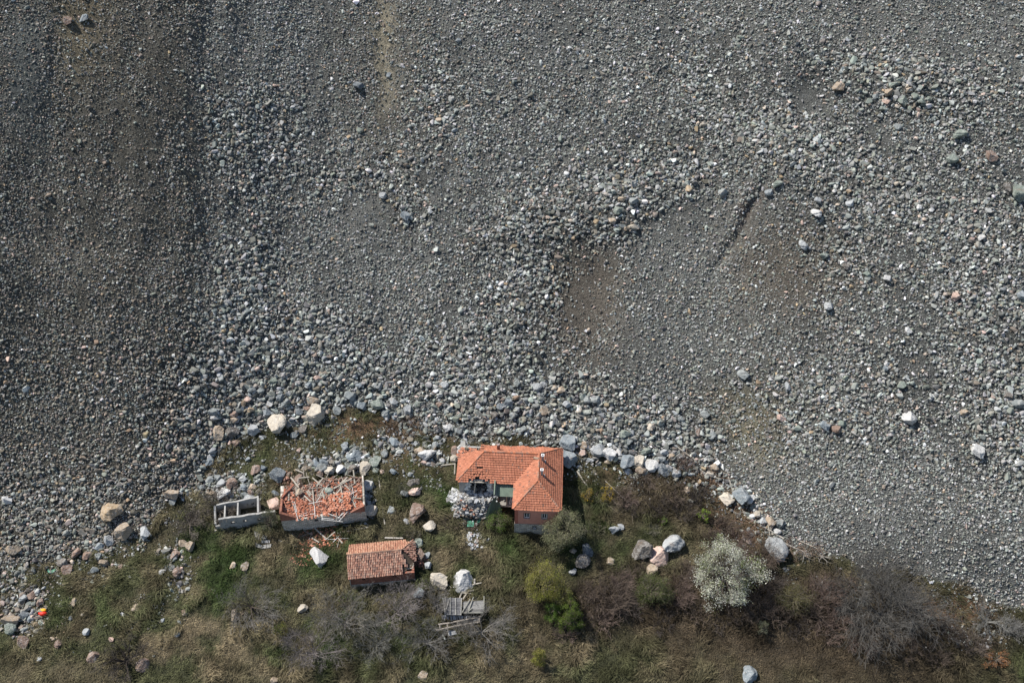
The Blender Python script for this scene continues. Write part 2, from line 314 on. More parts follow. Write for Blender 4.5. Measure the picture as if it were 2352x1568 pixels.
mc = lerp(mc, (.13,.06,.03), .8*blob(u, v, 740, 1235, 75, 26)*sst(.3, .6, nz2))
mc *= (.7+.6*nz2)[:, None]
sm = sst(.35, .75, np.maximum(scree, (cover > .5)*.4))
colg = mc+(col-mc)*sm[:, None]
ny, nx = len(gy), len(gx); i = np.arange(nx*ny).reshape(ny, nx)
Q = np.stack([i[:-1,:-1], i[:-1,1:], i[1:,1:], i[1:,:-1]], -1).reshape(-1, 4)
me = rawmesh('hillside_ground', np.stack([X, Y, Z], 1), Q, colg, M['ground'], True, {'gravel': sm})
o = bpy.data.objects.new('hillside_ground', me); C.objects.link(o); tag(o, kind='structure')

# ------------------------------------------------------------------ rocks
def ico(sub):
    import bmesh
    b = bmesh.new(); bmesh.ops.create_icosphere(b, subdivisions=sub, radius=1); b.verts.ensure_lookup_table()
    V = np.array([x.co[:] for x in b.verts]); F = np.array([[x.index for x in f.verts] for f in b.faces]); b.free(); return V, F
def rockvar(sub, seed, cuts=9, nz=.06, lo=.45, hi=.85):
    r = np.random.default_rng(seed); V, F = ico(sub); V = V*(1+r.normal(0, .1, 3))
    for k in range(cuts):
        n = r.normal(size=3); n /= np.linalg.norm(n); d = r.uniform(lo, hi); e = V@n-d; V = V-np.maximum(0, e)[:, None]*n
    if nz: 
        a = r.uniform(0, 50, 3)
        for sc_, am in ((1.6, nz*1.3), (4., nz*.9), (9., nz*.5)):
            s = fbm(V[:, 0]*sc_+a[0], V[:, 1]*sc_+a[1]+V[:, 2]*sc_*1.3, seed, 2)-.5; V = V*(1+am*2*s)[:, None]
    V -= (V.max(0)+V.min(0))/2; V /= (np.abs(V).max(0) if sub > 3 else np.abs(V).max()); return V, F
OCT_V = np.array([[1,0,0],[-1,0,0],[0,1,0],[0,-1,0],[0,0,1],[0,0,-1]], float); OCT_F = np.array([[0,2,4],[2,1,4],[1,3,4],[3,0,4],[2,0,5],[1,2,5],[3,1,5],[0,3,5]])
def octvar(seed):
    r = np.random.default_rng(seed); V = OCT_V*r.uniform(.65, 1.15, (6, 1))+r.normal(0, .22, (6, 3)); return V, OCT_F
def rotm(n, tilt=.5):
    a = rng.uniform(0, 2*PI, n); c, s = np.cos(a), np.sin(a); R = np.zeros((n, 3, 3)); R[:, 0, 0] = c; R[:, 0, 1] = -s; R[:, 1, 0] = s; R[:, 1, 1] = c; R[:, 2, 2] = 1
    t = rng.normal(0, tilt, n); c, s = np.cos(t), np.sin(t); Q = np.zeros((n, 3, 3)); Q[:, 0, 0] = 1; Q[:, 1, 1] = c; Q[:, 1, 2] = -s; Q[:, 2, 1] = s; Q[:, 2, 2] = c
    t = rng.normal(0, tilt, n); c, s = np.cos(t), np.sin(t); P = np.zeros((n, 3, 3)); P[:, 1, 1] = 1; P[:, 0, 0] = c; P[:, 0, 2] = s; P[:, 2, 0] = -s; P[:, 2, 2] = c
    return P@Q@R
PAL = np.array([(.19,.194,.18),(.168,.172,.15),(.10,.10,.092),(.25,.255,.24),(.35,.35,.335),(.55,.54,.52),(.25,.19,.125),(.33,.26,.215),(.145,.125,.10),(.19,.175,.15)])
P_G = np.array([.30,.17,.17,.18,.06,.010,.006,.020,.03,.05]); P_W = np.array([.10,.20,.16,.06,.02,.004,.025,.04,.22,.17])
def stonecols(n, warm, Sz=None):
    p = P_G[None]*(1-warm[:, None])+P_W[None]*warm[:, None]; p = p/p.sum(1, keepdims=True); cs = p.cumsum(1); r = rng.uniform(size=(n, 1)); k = (r > cs).sum(1).clip(0, 9)
    return PAL[k]*1.32*rng.uniform(.72, 1.3, (n, 1))*rng.uniform(.95, 1.05, (n, 3))
AX0, AX1, AY0, AY1 = -90, 90, -44, 80
BLOCK = []    # (u,v,radius) keep-clear footprints in frame units
allV, allF, allC = [], [], []; off = 0
def emit(V, F, c):
    global off
    allV.append(V.astype(np.float32)); allF.append((F+off).astype(np.int32)); allC.append(c.astype(np.float32)); off += len(V)
def place(vars_, P, size, colr, flat=.7, sink=.25, tilt=.45):
    n = len(P); R = rotm(n, tilt); sc_ = size[:, None]/2*np.stack([rng.uniform(.85, 1.3, n), rng.uniform(.65, 1., n), rng.uniform(flat-.15, flat+.15, n)], 1)
    k = rng.integers(0, len(vars_), n)
    for j, (V, F) in enumerate(vars_):
        m = np.where(k == j)[0]
        if not len(m): continue
        W = np.einsum('nij,nkj->nki', R[m], V[None]*sc_[m][:, None, :])+P[m][:, None, :]; W[:, :, 2] += (size[m]*(.5*flat-sink))[:, None]
        nv = len(V); Ft = (F[None]+(np.arange(len(m))*nv)[:, None, None]).reshape(-1, 3)
        emit(W.reshape(-1, 3), Ft, np.repeat(colr[m], nv, 0))
HOUSEPOLY = []   # filled below: list of convex polygons in world xy where no loose stones or grass go
def inside(poly, x, y):
    ok = np.ones(len(x), bool); n = len(poly)
    for i in range(n):
        a, b = poly[i], poly[(i+1) % n]; ok &= (b[0]-a[0])*(y-a[1])-(b[1]-a[1])*(x-a[0]) >= 0
    return ok
def clear(x, y):
    ok = np.zeros(len(x), bool)
    for p in HOUSEPOLY: ok |= inside(p, x, y)
    return ~ok
# ------------------------------------------------------------------ building frames (needed before scattering)
class Fr:
    """local frame: o origin world xy, ang rotation"""
    def __init__(s, p, ang): s.o = np.array(p[:2]); a = math.radians(ang); s.ex = np.array([math.cos(a), math.sin(a)]); s.ey = np.array([-math.sin(a), math.cos(a)])
    def w(s, x, y, z): q = s.o+x*s.ex+y*s.ey; return np.array([q[0], q[1], z])
    def rect(s, x0, y0, x1, y1): return [s.w(a, b, 0)[:2] for a, b in ((x0,y0),(x1,y0),(x1,y1),(x0,y1))]
hb = G(1179, 1226); HZ = hb[2]; HE = HZ+5.3       # house base and eave heights
HF = Fr(onz(1177.7, 1170, HE), -3.0)
rb = G(653, 1216); RZ = rb[2]; RF = Fr(rb, 7.6)
lb = G(498, 1216); LZ = lb[2]; LF = Fr(lb, 9.0)
tb = G(808, 1348); TZ = tb[2]; TF = Fr(tb, 6.5)
HOUSEPOLY += [HF.rect(.3, .3, 6.2, 11), HF.rect(-7.8, 2.7, .3, 11), RF.rect(0, 0, 11.4, 5.2), LF.rect(0, 0, 8.6, 2.8), TF.rect(0, 0, 8.7, 4.6)]

OV = [octvar(300+i) for i in range(16)]; IV = [rockvar(1, 400+i, 6, .0, .3, .62) for i in range(14)]; MV = [rockvar(2, 500+i, 8, .04, .3, .65) for i in range(14)]
LAYERS = [(.20,.46,OV),(.29,.75,OV),(.43,.85,IV),(.64,.85,IV),(.92,.95,MV)]
area = (AX1-AX0)*(AY1-AY0)
for s, cap, vs in LAYERS:
    dens = cap/(.62*s*s); n = int(area*dens)
    x = rng.uniform(AX0, AX1, n); y = rng.uniform(AY0, AY1, n); r = rng.uniform(size=n)
    t = toe(x); k = (y > t-9) | ((x < -30) & (y > t-22)); x, y, r = x[k], y[k], r[k]
    z = H(x, y); u, v = proj(x, y, z); k = (u > -90) & (u < 2440) & (v > -80) & (v < 1600); x, y, z, r = x[k], y[k], z[k], r[k]
    u, v, d, Sz, F, scree, cover, warm = fields(x, y, z)
    px = s*16; g = np.exp(-(np.log(px/Sz)/.42)**2); pat = sst(.38, .62, fbm(u/34, v/60, 91, 3))
    g = np.maximum(g, .05*(px < Sz*3.2)*(px > Sz)); g = np.where(px < Sz, np.maximum(g, .55), g)
    if 6 < px: g = g*np.where(Sz > 8, 1, .6+.55*pat)
    if px > 9: g = g*sst(5.2, 8, Sz)+.006
    c = g*cover*(1-.88*F*(1 if px < 9 else .9)); k = (r < c) & clear(x, y)
    x, y, z, warm = x[k], y[k], z[k], warm[k]; n = len(x)
    place(vs, np.stack([x, y, z], 1), s*np.exp(rng.normal(0, .2 if s < .6 else .13, n)), stonecols(n, warm), .68, .17)
    print('layer', s, n)
V = np.concatenate(allV); F_ = np.concatenate(allF); Cc = np.concatenate(allC)
me = rawmesh('scree_stones', V, F_, Cc, M['stone']); o = bpy.data.objects.new('scree_stones', me); C.objects.link(o)
tag(o, 'grey broken stones and gravel of the landslide covering the slope', 'rubble', kind='stuff'); print('scree tris', len(F_))
allV, allF, allC = [], [], []; off = 0



# ================================================================== single boulders
CW = {'g':('grey',(.20,.215,.21)),'b':('blue-grey',(.19,.215,.228)),'s':('slate dark',(.115,.13,.14)),'w':('white',(.50,.49,.47)),'c':('cream',(.42,.37,.30)),'t':('tan',(.33,.26,.19)),
      'n':('brown',(.20,.14,.11)),'p':('pinkish',(.46,.33,.27)),'o':('ochre',(.36,.27,.175)),'l':('light grey',(.31,.32,.32)),'e':('green-grey',(.18,.205,.175)),'k':('dark brown-grey',(.13,.115,.10))}
# u v size colour  depth/width  [short name used as a landmark]
BL = """638 971 42 c 1.1 pitted cream boulder|728 951 38 c 1.15 split pink-cream boulder|533 987 32 k .9 brown slab boulder|503 994 24 t 1.3|584 988 26 l .8|614 943 22 b 1.1|620 926 16 w .8|719 920 30 t .5 flat tan boulder|576 942 18 o .7 orange-brown rock|569 982 10 o 1.3|493 958 18 l .9|490 946 20 g .8|540 963 19 t .8|538 951 17 n .8|568 916 16 p 1|578 895 20 g .8|599 896 17 g 1|629 876 19 e .8|643 913 19 s 1|657 926 20 g 1.2|708 884 17 b .9|730 865 20 p .7 pinkish rock in the grey belt|688 944 20 s .9|696 984 19 k 1|677 998 18 g .8|566 1004 14 g 1|604 1004 16 l .9|570 1054 11 b .9|482 1060 18 b 1|687 1034 10 p 1.4|706 938 17 n .8
804 909 25 g .9|868 927 34 e .7 green-grey slab|905 921 22 l .8|831 932 22 b .9|861 944 13 w .9|887 946 21 g .9|936 941 18 l 1.4 tilted pale slab|908 953 16 b 1|962 926 21 e .7|1029 980 22 w 1|1054 990 18 g 1|907 1014 25 b .9 veined blue-grey boulder|957 1015 16 l 1.1|964 1033 26 t .6|982 1042 40 w .65 white boulder with pink underside|974 1062 14 p .6|1044 1033 19 n 1|1045 1051 21 c .8|998 1021 18 g .9|1006 1003 14 l .8|792 1023 20 b 1.1|806 1048 20 b 1.1|820 1045 22 b 1.1|861 1059 28 e .9|784 1076 22 w 1|758 1080 23 c .8|810 1077 25 k .8|839 1075 27 c 1.6 tall cream boulder|845 1113 25 w 1 pitted white boulder|852 1171 27 c 1|948 1105 28 k .85 square brown-grey boulder|953 1128 25 p .7 pink boulder|929 1134 19 g .8|959 1178 37 n 1.1 reddish two-tone boulder|986 1205 27 c .95 cream boulder beside the fallen beam|936 1196 16 l .9|900 1173 18 g 1|883 1042 16 g .9|904 1082 16 b .8|862 1080 17 e .9|878 1083 10 p 1|943 1088 12 g .9
588 1078 23 n .9|605 1075 13 b .9|638 1090 33 s 1 big slate boulder with a pale top|482 1101 18 g .8|500 1096 15 g .9|509 1110 21 l .9|533 1110 26 n 1 square brown boulder|558 1099 18 l .9|561 1118 15 b 1.2|580 1118 19 t .7|577 1129 16 n .8|596 1128 17 k 1|516 1133 31 w .9 snow-white boulder behind the roofless ruin|490 1134 15 t .8|563 1138 17 g .8|576 1145 28 l .7 pale oval boulder|629 1153 26 p 1.3 tall pinkish boulder between the ruins|634 1132 18 b .7|465 1116 15 g 1|689 1099 24 n 1.1|705 1074 25 t .7|726 1062 17 b 1|744 1060 18 b .8|741 1073 25 g .7|757 1126 17 e 1|734 1087 17 n .9|717 1088 14 k .9|688 1129 13 t 1.1|663 1089 12 n 1
259 1175 45 o .9 big ochre boulder|288 1219 36 t .9 tan crumbly boulder|336 1222 26 l 1|230 1252 20 b .8|251 1240 19 l 1|396 1137 31 t .6 long tan boulder|397 1152 17 g .9|18 1147 22 w .6|32 1261 30 t .6 flat tan rock at the left edge|178 1270 18 n 1.2|202 1275 22 n .8|227 1278 13 g 1.2|146 1290 22 k .9|155 1305 24 n .9|239 1292 20 t .6|218 1309 20 g .6|420 1246 17 t .8|437 1254 18 t 1.2|403 1272 20 n .9 reddish brown boulder in the grass|408 1313 18 n 1.2|373 1312 16 w .8|277 1300 9 p 1|27 1424 36 t .5 wide flat slab|26 1441 28 e .8|55 1474 26 n .8|135 1477 15 n 1.2|125 1465 14 t .7|216 1506 24 n .9|199 1450 13 l 1.4|284 1410 11 w .8|312 1395 16 t 1.1|424 1404 12 n 1|170 1382 14 t 1.2|73 1365 18 n 1|93 1383 16 n 1|55 1374 18 l .8|56 1412 19 s .9|82 1432 14 o .8|71 1421 14 b .9|190 1409 9 c 1|163 1417 11 s 1|91 1512 10 l 1|374 1424 7 l 1.4|409 1453 9 c .9|256 1467 11 p .7|329 1523 27 n .9
735 1275 37 w 1.15 white angular block|542 1413 20 t 1.2 grey-brown boulder by the dry grass|558 1406 10 t 1|696 1395 20 c .9 small cream boulder|563 1300 17 t 1.1|536 1298 12 t 1.3|425 1406 12 t 1|407 1455 10 l 1|963 1361 21 b 1 blue-grey boulder with a white stripe|630 1562 14 t 1|972 1551 19 t 1 tan boulder at the bottom edge|941 1253 24 b .9|960 1247 22 e 1|963 1271 23 n 1.2 rough brown boulder by the small barn|981 1274 13 l .9|983 1298 14 l 1.1|1063 1329 40 w 1.15 great white boulder above the fallen shed|1009 1332 38 c .75 orange and cream boulder
1547 1245 42 l 1.2 great pale blue boulder|1515 1271 39 p 1.05 peach boulder|1475 1263 42 k .95 dark pitted boulder|1498 1307 24 t .9|1405 1286 20 t .95|1339 1286 32 k .85 grey-brown boulder in the shade|1349 1263 21 s 1.3|1412 1215 26 l .6|1426 1209 14 l .8|1316 1262 15 t 1|1316 1312 17 l .8|1721 1546 29 b 1.25 lone grey boulder at the bottom edge|1781 1260 42 l 1.3 half-buried grey boulder|1668 1143 32 c 1 pink-white boulder at the toe|1701 1137 37 b 1.2 big blue-grey boulder at the toe|1722 1145 20 w 1|1740 1177 18 c 1.1|1727 1185 14 w .8|1752 1196 19 l .8|1770 1197 21 t 1.4|1791 1201 18 g .9|1785 1220 16 w .6
1304 1016 36 b 1.15 tilted slate block|1306 1053 36 b 1 pale boulder at the house corner|1373 1031 35 l .85 broad pale boulder|1398 1042 32 w .8 white cracked boulder|1440 1060 34 b .95 rounded blue-grey boulder|1436 997 26 e .7|1442 1012 20 g .9|1467 1058 25 c 1.1 cream block|1496 1068 32 w .85 white pocked boulder|1472 1079 24 t .65|1525 1077 30 s .95 dark boulder with white flecks|1496 979 20 c 1.1 cream block in the upper belt|1424 1039 17 w 1|1360 1056 13 l .9|1352 1056 12 b .8|1395 1059 14 t 1|1441 1084 13 w .8|1329 940 15 c 1.2|1526 1037 18 l 1|1521 1051 20 g .9|1542 1049 14 t 1|1484 1037 24 e .6|1641 1070 20 t .9|1630 1088 18 c .7|1579 1125 14 t 1|1606 991 14 n 1.3|1563 961 17 g .8|1553 1088 20 l .8|1338 1039 18 p .8|1341 1021 17 t 1
2088 961 34 w .75 bright white boulder|2244 1036 27 w 1.1 chalky white boulder|1705 859 26 g 1 grey triangular slab|2086 758 15 w .8 small chalk-white rock|2037 836 13 w .6|2033 846 11 b 1.2|1903 701 21 l 1.3 pale split boulder|2037 640 18 w 1 white lump|1844 563 20 l 1.2 pale cone-shaped rock|2254 546 16 w 1.2 egg-shaped white rock|2194 681 18 p 1 pinkish rock|1919 985 20 n .9 rusty brown rock|1893 978 22 b 1|1934 971 17 e 1|1794 958 18 p .8|2334 924 28 g .7 long grey rock at the right edge|2317 908 19 k .9|2344 677 22 b 1|2213 948 17 t .7|2071 883 19 e .9 olive rock|1809 888 16 l 1.2|1992 628 20 e .9|1893 587 21 e .8|1943 612 18 k .9
1874 490 22 w 1.2 white pointed rock|1878 461 19 l .8|1950 439 14 o .9 ochre rock|1950 468 18 l .9|1917 439 11 w 1.1|1582 434 17 o 1 orange rock|2185 364 28 e .8 solitary dark green-grey boulder|2276 359 25 n .9 solitary brown boulder|2061 291 17 g .9|2204 311 29 e .8 dark ragged boulder|2341 444 36 e 1 mossy dark boulder|2315 434 26 k .9|1924 202 27 t .9 tan-grey boulder below the scarp|2074 229 22 e 1|2115 232 20 e 1.1|2040 212 23 t .8|2033 232 18 p 1|2100 222 17 e .9|2053 196 18 e .8|2066 184 17 e .8|1996 232 17 e .8|2087 207 17 t .9|2026 250 17 e .8|2021 268 14 g .9|2012 222 16 g .8|2135 227 16 e .8|1659 441 23 g 1|1765 443 20 b .9|1786 424 22 e .8|2112 475 14 w 1|2139 482 11 w 1
1232 886 21 l 1|1288 896 20 t .9|1271 889 16 c .9 cream rock on the knoll|1138 951 22 k 1|1180 954 18 g 1.2|1168 923 18 b 1|1150 932 19 b .8|1249 942 20 t 1.1|1302 925 22 l 1|1349 917 18 g 1.2|1329 939 14 w 1.3|1187 879 16 g 1.2|1021 883 18 l .9|1127 886 16 g 1|1098 836 15 w .7 small white rock|1011 927 18 n 1|823 198 23 s 1.2 blue slate block|893 173 12 b 1.6 pale slab on the sandy streak|879 449 17 l 1.6 upright pale slab|931 497 23 b 1.2 mottled blue boulder|989 485 14 l 1|801 314 13 o 1|1045 299 15 b .9|1052 94 14 b .9|1455 461 24 g .9|1421 484 24 e .9 grey-green boulder on the ridge|1428 458 18 t .6|1406 506 18 t .9|1455 521 24 c .6 long tan-cream boulder|1438 526 17 t .6|1565 403 12 w .9|827 301 17 e .7|195 44 21 b 1 bluish boulder|157 48 22 n .9 brown boulder in the sandy gully|544 289 14 l .9|1380 430 13 g 1"""
BV = []
for i in range(12):
    Vv, Ff = rockvar(4, 700+i, 12, .085, .45, .82); bm_ = rawmesh('boulder', Vv, Ff, None, M['boulder']); BV.append(bm_)
LM = [(1168,1090,'orange-roofed house',110),(735,1140,'collapsed brick ruin',90),(560,1190,'roofless white ruin',70),(870,1300,'small tiled barn',70),(1062,1395,'fallen plank shed',60),(1655,1308,'white blossom tree',80)]
items = []
for ln in BL.split('\n'):
    for it in ln.split('|'):
        p = it.split(' '); items.append((float(p[0]), float(p[1]), float(p[2]), p[3], float(p[4]), ' '.join(p[5:])))
# more of the largest rocks, in the boulder belt along the foot of the slide
tries = 0
while len(items) < 318 and tries < 4000:
    tries += 1; u = random.uniform(470, 1700); v = random.uniform(850, 1085)
    q = G(u, v); dd = q[1]-float(toe(q[0]))
    if not (-.5 < dd < 8) or not clear(np.array([q[0]]), np.array([q[1]]))[0]: continue
    if any(abs(a[0]-u) < (a[2]+18)/2*1.0 and abs(a[1]-v) < (a[2]+18)/2*.9 for a in items): continue
    items.append((u, v, random.uniform(16.5, 21), random.choice('gggbbblles st'.replace(' ', 'n')), random.uniform(.7, 1.1), ''))
def dirword(du, dv):
    a = math.degrees(math.atan2(-dv, du)) % 360
    return ['right of', 'above right of', 'above', 'above left of', 'left of', 'below left of', 'below', 'below right of'][int(((a+22.5) % 360)//45)]
LMs = LM+[(a[0], a[1], a[5], a[2]) for a in items if a[5]]
used = {}
UNI = {i_[5] for i_ in items if i_[5]}
def relation(u, v, skip=None):
    ds = sorted((max(1, math.hypot(u-l[0], v-l[1])-l[3]*.4), l) for l in LMs if l[2] != skip); return ds
def blabel(a):
    u, v, s, c, asp, nm = a; cw = CW[c][0]; size = 'large' if s > 29 else 'medium' if s > 17 else 'small'
    ds = relation(u, v, nm or None)
    if nm:
        l = ds[0][1]; lab = '%s, %s the %s' % (nm, dirword(u-l[0], v-l[1]), l[2])
        if len(lab.split()) > 16: lab = nm
        if len(lab.split()) < 4: lab = nm+' on the slope'
        return lab
    shape = ('squat' if asp < .75 else 'upright' if asp > 1.15 else 'angular')
    noun = 'boulder' if s > 14 else 'rock'
    for k, dist in ((0, None), (0, 1), (1, None), (1, 1), (2, None), (2, 1), (3, None), (3, 1), (4, 1), (5, 1), (6, 1)):
        l = ds[k][1]; r_ = dirword(u-l[0], v-l[1]); dw = ''
        if dist: dw = 'close ' if ds[k][0] < 30 else 'some way ' if ds[k][0] < 75 else 'far '
        lab = '%s %s %s %s %s%s the %s' % (size, shape, cw, noun, dw, r_, l[2])
        if lab not in used and len(lab.split()) <= 16: return lab
    return lab
for it in items:
    u, v, s, c, asp, nm = it
    q = G(u, v+.16*s); wd = s/16.2
    o = bpy.data.objects.new('boulder', random.choice(BV)); C.objects.link(o)
    hgt = wd*random.uniform(.62, .8)*(1 if asp < 1.2 else 1.15); dep = wd*min(asp, 1.25)*1.08
    o.scale = (wd/2*1.12, dep/2*1.12, hgt/2*1.15); o.rotation_euler = (random.uniform(-.2, .2), random.uniform(-.2, .2), random.choice((0, PI))+random.uniform(-.3, .3))
    # those lying inside the ruins rest on the debris
    lx = np.array([q[0], q[1]])-RF.o; a, b = lx@RF.ex, lx@RF.ey
    zz = q[2]
    if 0 < a < 11.4 and .2 < b < 5.6:
        q = onz(u, v+.16*s, RZ+1.9+.2*b); zz = q[2]
    o.location = (q[0], q[1], zz+hgt*.30)
    cc = jit(CW[c][1], .15); o.color = (*cc, 1)
    lab = blabel(it); used[lab] = 1; tag(o, lab, 'boulder', 'boulders from the landslide')
print('boulders', len(items), 'unique labels', len(used))

# ================================================================== main house
def fpt(fr, p): return fr.w(p[0], p[1], p[2])
def pip(poly, x, y):
    c = False; n = len(poly)
    for i in range(n):
        (x1, y1), (x2, y2) = poly[i], poly[(i+1) % n]
        if (y1 > y) != (y2 > y) and x < (x2-x1)*(y-y1)/(y2-y1)+x1: c = not c
    return c
def tiles(mb, fr, poly, cols, tw=.21, th=.32, ph=.035, lip=.085, keep=None, jt=.01, lift=.05, slip=None):
    """lay rows of clay tiles over a sloping polygon; the first two corners are the eave"""
    P = [fpt(fr, p) for p in poly]; O = P[0]; e1 = P[1]-P[0]; e1 /= np.linalg.norm(e1)
    n = np.cross(e1, P[2]-P[0]); n /= np.linalg.norm(n)
    if n[2] < 0: n = -n
    e2 = np.cross(n, e1); 
    if e2@(P[2]-O) < 0: e2 = -e2
    q = [((p-O)@e1, (p-O)@e2) for p in P]
    x0, x1 = min(a[0] for a in q), max(a[0] for a in q); y1 = max(a[1] for a in q)
    for r in range(int(y1/th)+1):
        wob = .012*math.sin(r*1.7)
        for c in range(int((x1-x0)/tw)+2):
            x = x0+(c+.5)*tw; y = (r+.5)*th
            if not pip(q, x, y): continue
            W = O+e1*x+e2*y; lc = (W[:2]-fr.o); lx, ly = lc@fr.ex, lc@fr.ey
            if keep and not keep(lx, ly): continue
            dx = random.gauss(0, jt); dy = random.gauss(0, jt)+wob+.02*math.sin(c*.31+r*.5); rt = random.gauss(0, jt*2); dz = lift+abs(random.gauss(0, jt*.5))
            if slip:
                k = slip(lx, ly); dx += random.gauss(0, .10*k); dy -= abs(random.gauss(0, .22*k)); rt += random.gauss(0, .3*k); dz += .09*k*random.random()
            a1 = e1*math.cos(rt)+e2*math.sin(rt); a2 = -e1*math.sin(rt)+e2*math.cos(rt); B = W+e1*dx+e2*dy+n*dz
            L, U = -th*.56, th*.56; h = tw*.49
            def pt(a, b, z): return B+a1*a+a2*b+n*z
            pr = [(-h, 0), (-h*.35, ph), (h*.35, ph), (h, 0)]
            pts = [pt(a, L, z+lip) for a, z in pr]+[pt(a, U, z) for a, z in pr]+[pt(-h, L, -.02), pt(h, L, -.02)]
            mb.add(pts, [(0,1,5,4),(1,2,6,5),(2,3,7,6),(8,9,3,2,1,0)], jit(random.choice(cols), .07) if random.random() > .035 else jit((.24,.13,.095), .2))
def slab(mb, fr, poly, t=.14, col=(.08,.06,.045)):
    P = [fpt(fr, p) for p in poly]; n = np.cross(P[1]-P[0], P[2]-P[0]); n /= np.linalg.norm(n)
    if n[2] < 0: n = -n
    k = len(P); mb.add([p-n*.02 for p in P]+[p-n*(t+.02) for p in P], [tuple(range(k)), tuple(range(2*k-1, k-1, -1))]+[(i, (i+1) % k, k+(i+1) % k, k+i) for i in range(k)], col)
def ridge(mb, fr, a, b, cols, r=.12, st=.36):
    a, b = fpt(fr, a), fpt(fr, b); L = np.linalg.norm(b-a); n = max(1, int(L/st))
    for i in range(n):
        p = a+(b-a)*i/n; q = a+(b-a)*(i+1.06)/n; mb.tube(p+[0,0,.05], q+[0,0,.03], r*1.1, r*.9, 6, jit(random.choice(cols), .15))
ORANGE = [(.42,.168,.10),(.39,.155,.09),(.44,.182,.11),(.36,.14,.085),(.41,.165,.10)]
RP = 2.5
def keepN(x, y): return not (x < -4.7+.5*math.sin(y*5)+.3*random.random() and y > 8.2) and not (y > 10.9+.25*math.sin(x*2.1)+.12*math.sin(x*9))
def keepW(x, y): return y < 9.9+.5*math.sin(x*4)+.35*random.random()-.1*(x+8)
def keepS(x, y):
    if -6.4 < x < -3.3 and y < 4.75+.15*math.sin(x*7)+.12*random.random()+(.3 if -5.6 < x < -4.6 else 0): return False
    if abs(x+4.85) < .45 and abs(y-6.15) < .13: return False
    if abs(x+6.1) < .4 and abs(y-5.45) < .1: return False
    return True
def slipS(x, y): return max(0, min(1, (1-math.hypot((x+4.9)/1.8, (y-5.1)/1.0))*.7))
def slipW(x, y): return max(0, min(1, (y-8.2)/1.2))
house = empty('damaged_house', HF.w(0, 0, HZ), 'L-shaped house with bright orange tiled hip roof, its left end crushed by the slide', 'house')
E = HE
polyS = [(-8.0,4.4,E),(.05,4.4,E),(3.25,7.85,E+RP),(-4.4,7.85,E+RP)]
polyN = [(6.5,11.3,E),(-8.0,11.3,E),(-4.4,7.85,E+RP),(3.25,7.85,E+RP)]
polyW = [(-8.0,11.3,E),(-8.0,4.4,E),(-4.4,7.85,E+RP)]
polyE = [(6.5,0,E),(6.5,11.3,E),(3.25,7.85,E+RP),(3.25,3.1,E+RP)]
polyWW = [(0,4.42,E),(0,0,E),(3.25,3.1,E+RP),(3.25,7.85,E+RP)]
polyH = [(0,0,E),(6.5,0,E),(3.25,3.1,E+RP)]
rm = MB()
for pl, kf, sl in ((polyS, keepS, slipS), (polyN, keepN, None), (polyW, keepW, slipW), (polyE, None, None), (polyWW, None, None), (polyH, None, None)): tiles(rm, HF, pl, ORANGE, keep=kf, slip=sl)
roof = rm.build('roof', M['tile'], house)
db = MB()
for pl in (polyE, polyWW, polyH): slab(db, HF, pl)
slab(db, HF, [(-2.9,4.4,E),(.05,4.4,E),(3.25,7.85,E+RP),(-2.9,7.85,E+RP)]); slab(db, HF, [(-8,4.95,E+.4),(-2.9,5.05,E+.47),(-2.9,7.85,E+RP),(-4.4,7.85,E+RP),(-7.4,4.98,E+.42)])
slab(db, HF, [(-7.9,8.9,E+.1),(-7.9,4.6,E+.1),(-4.45,7.85,E+RP)]); slab(db, HF, [(6.5,11,E+.2),(-4.9,11,E+.2),(-4.4,7.85,E+RP),(3.25,7.85,E+RP)])
for i in range(16): # exposed rafters and battens along the broken upper edge
    x = -7.6+i*.28; db.beam(HF.w(x, 9.2, E+1.35+random.uniform(-.2,.1)), HF.w(x+random.uniform(-.3,.3), random.uniform(9.7,11.0), E+random.uniform(.1,.5)), .06, .06, (.3,.26,.2))
for i in range(14):
    x = -4.5+i*.8; db.beam(HF.w(x, 10.9, E+.25), HF.w(x+.6, 11.1+.1*random.random(), E+.22), .09, .05, (.25,.22,.18))
db.build('roof_boards', M['wood'], roof)
rc = MB(); RC = [(.50,.19,.10),(.42,.17,.10),(.36,.2,.14)]
ridge(rc, HF, (-4.4,7.85,E+RP+.05), (3.25,7.85,E+RP+.05), RC); ridge(rc, HF, (3.25,7.85,E+RP+.05), (3.25,3.1,E+RP+.05), RC)
ridge(rc, HF, (-7.9,4.5,E+.1), (-4.4,7.85,E+RP+.05), RC); ridge(rc, HF, (0.05,.05,E+.1), (3.25,3.1,E+RP+.05), RC); ridge(rc, HF, (6.45,.05,E+.1), (3.25,3.1,E+RP+.05), RC); ridge(rc, HF, (6.4,11.2,E+.1), (3.25,7.85,E+RP+.05), RC)
ridge(rc, HF, (2.6,7.3,E+RP-.25), (3.2,6.9,E+RP+.05), [(.3,.22,.16)], .2, .2)
rc.build('ridge_tiles', M['tile'], roof)
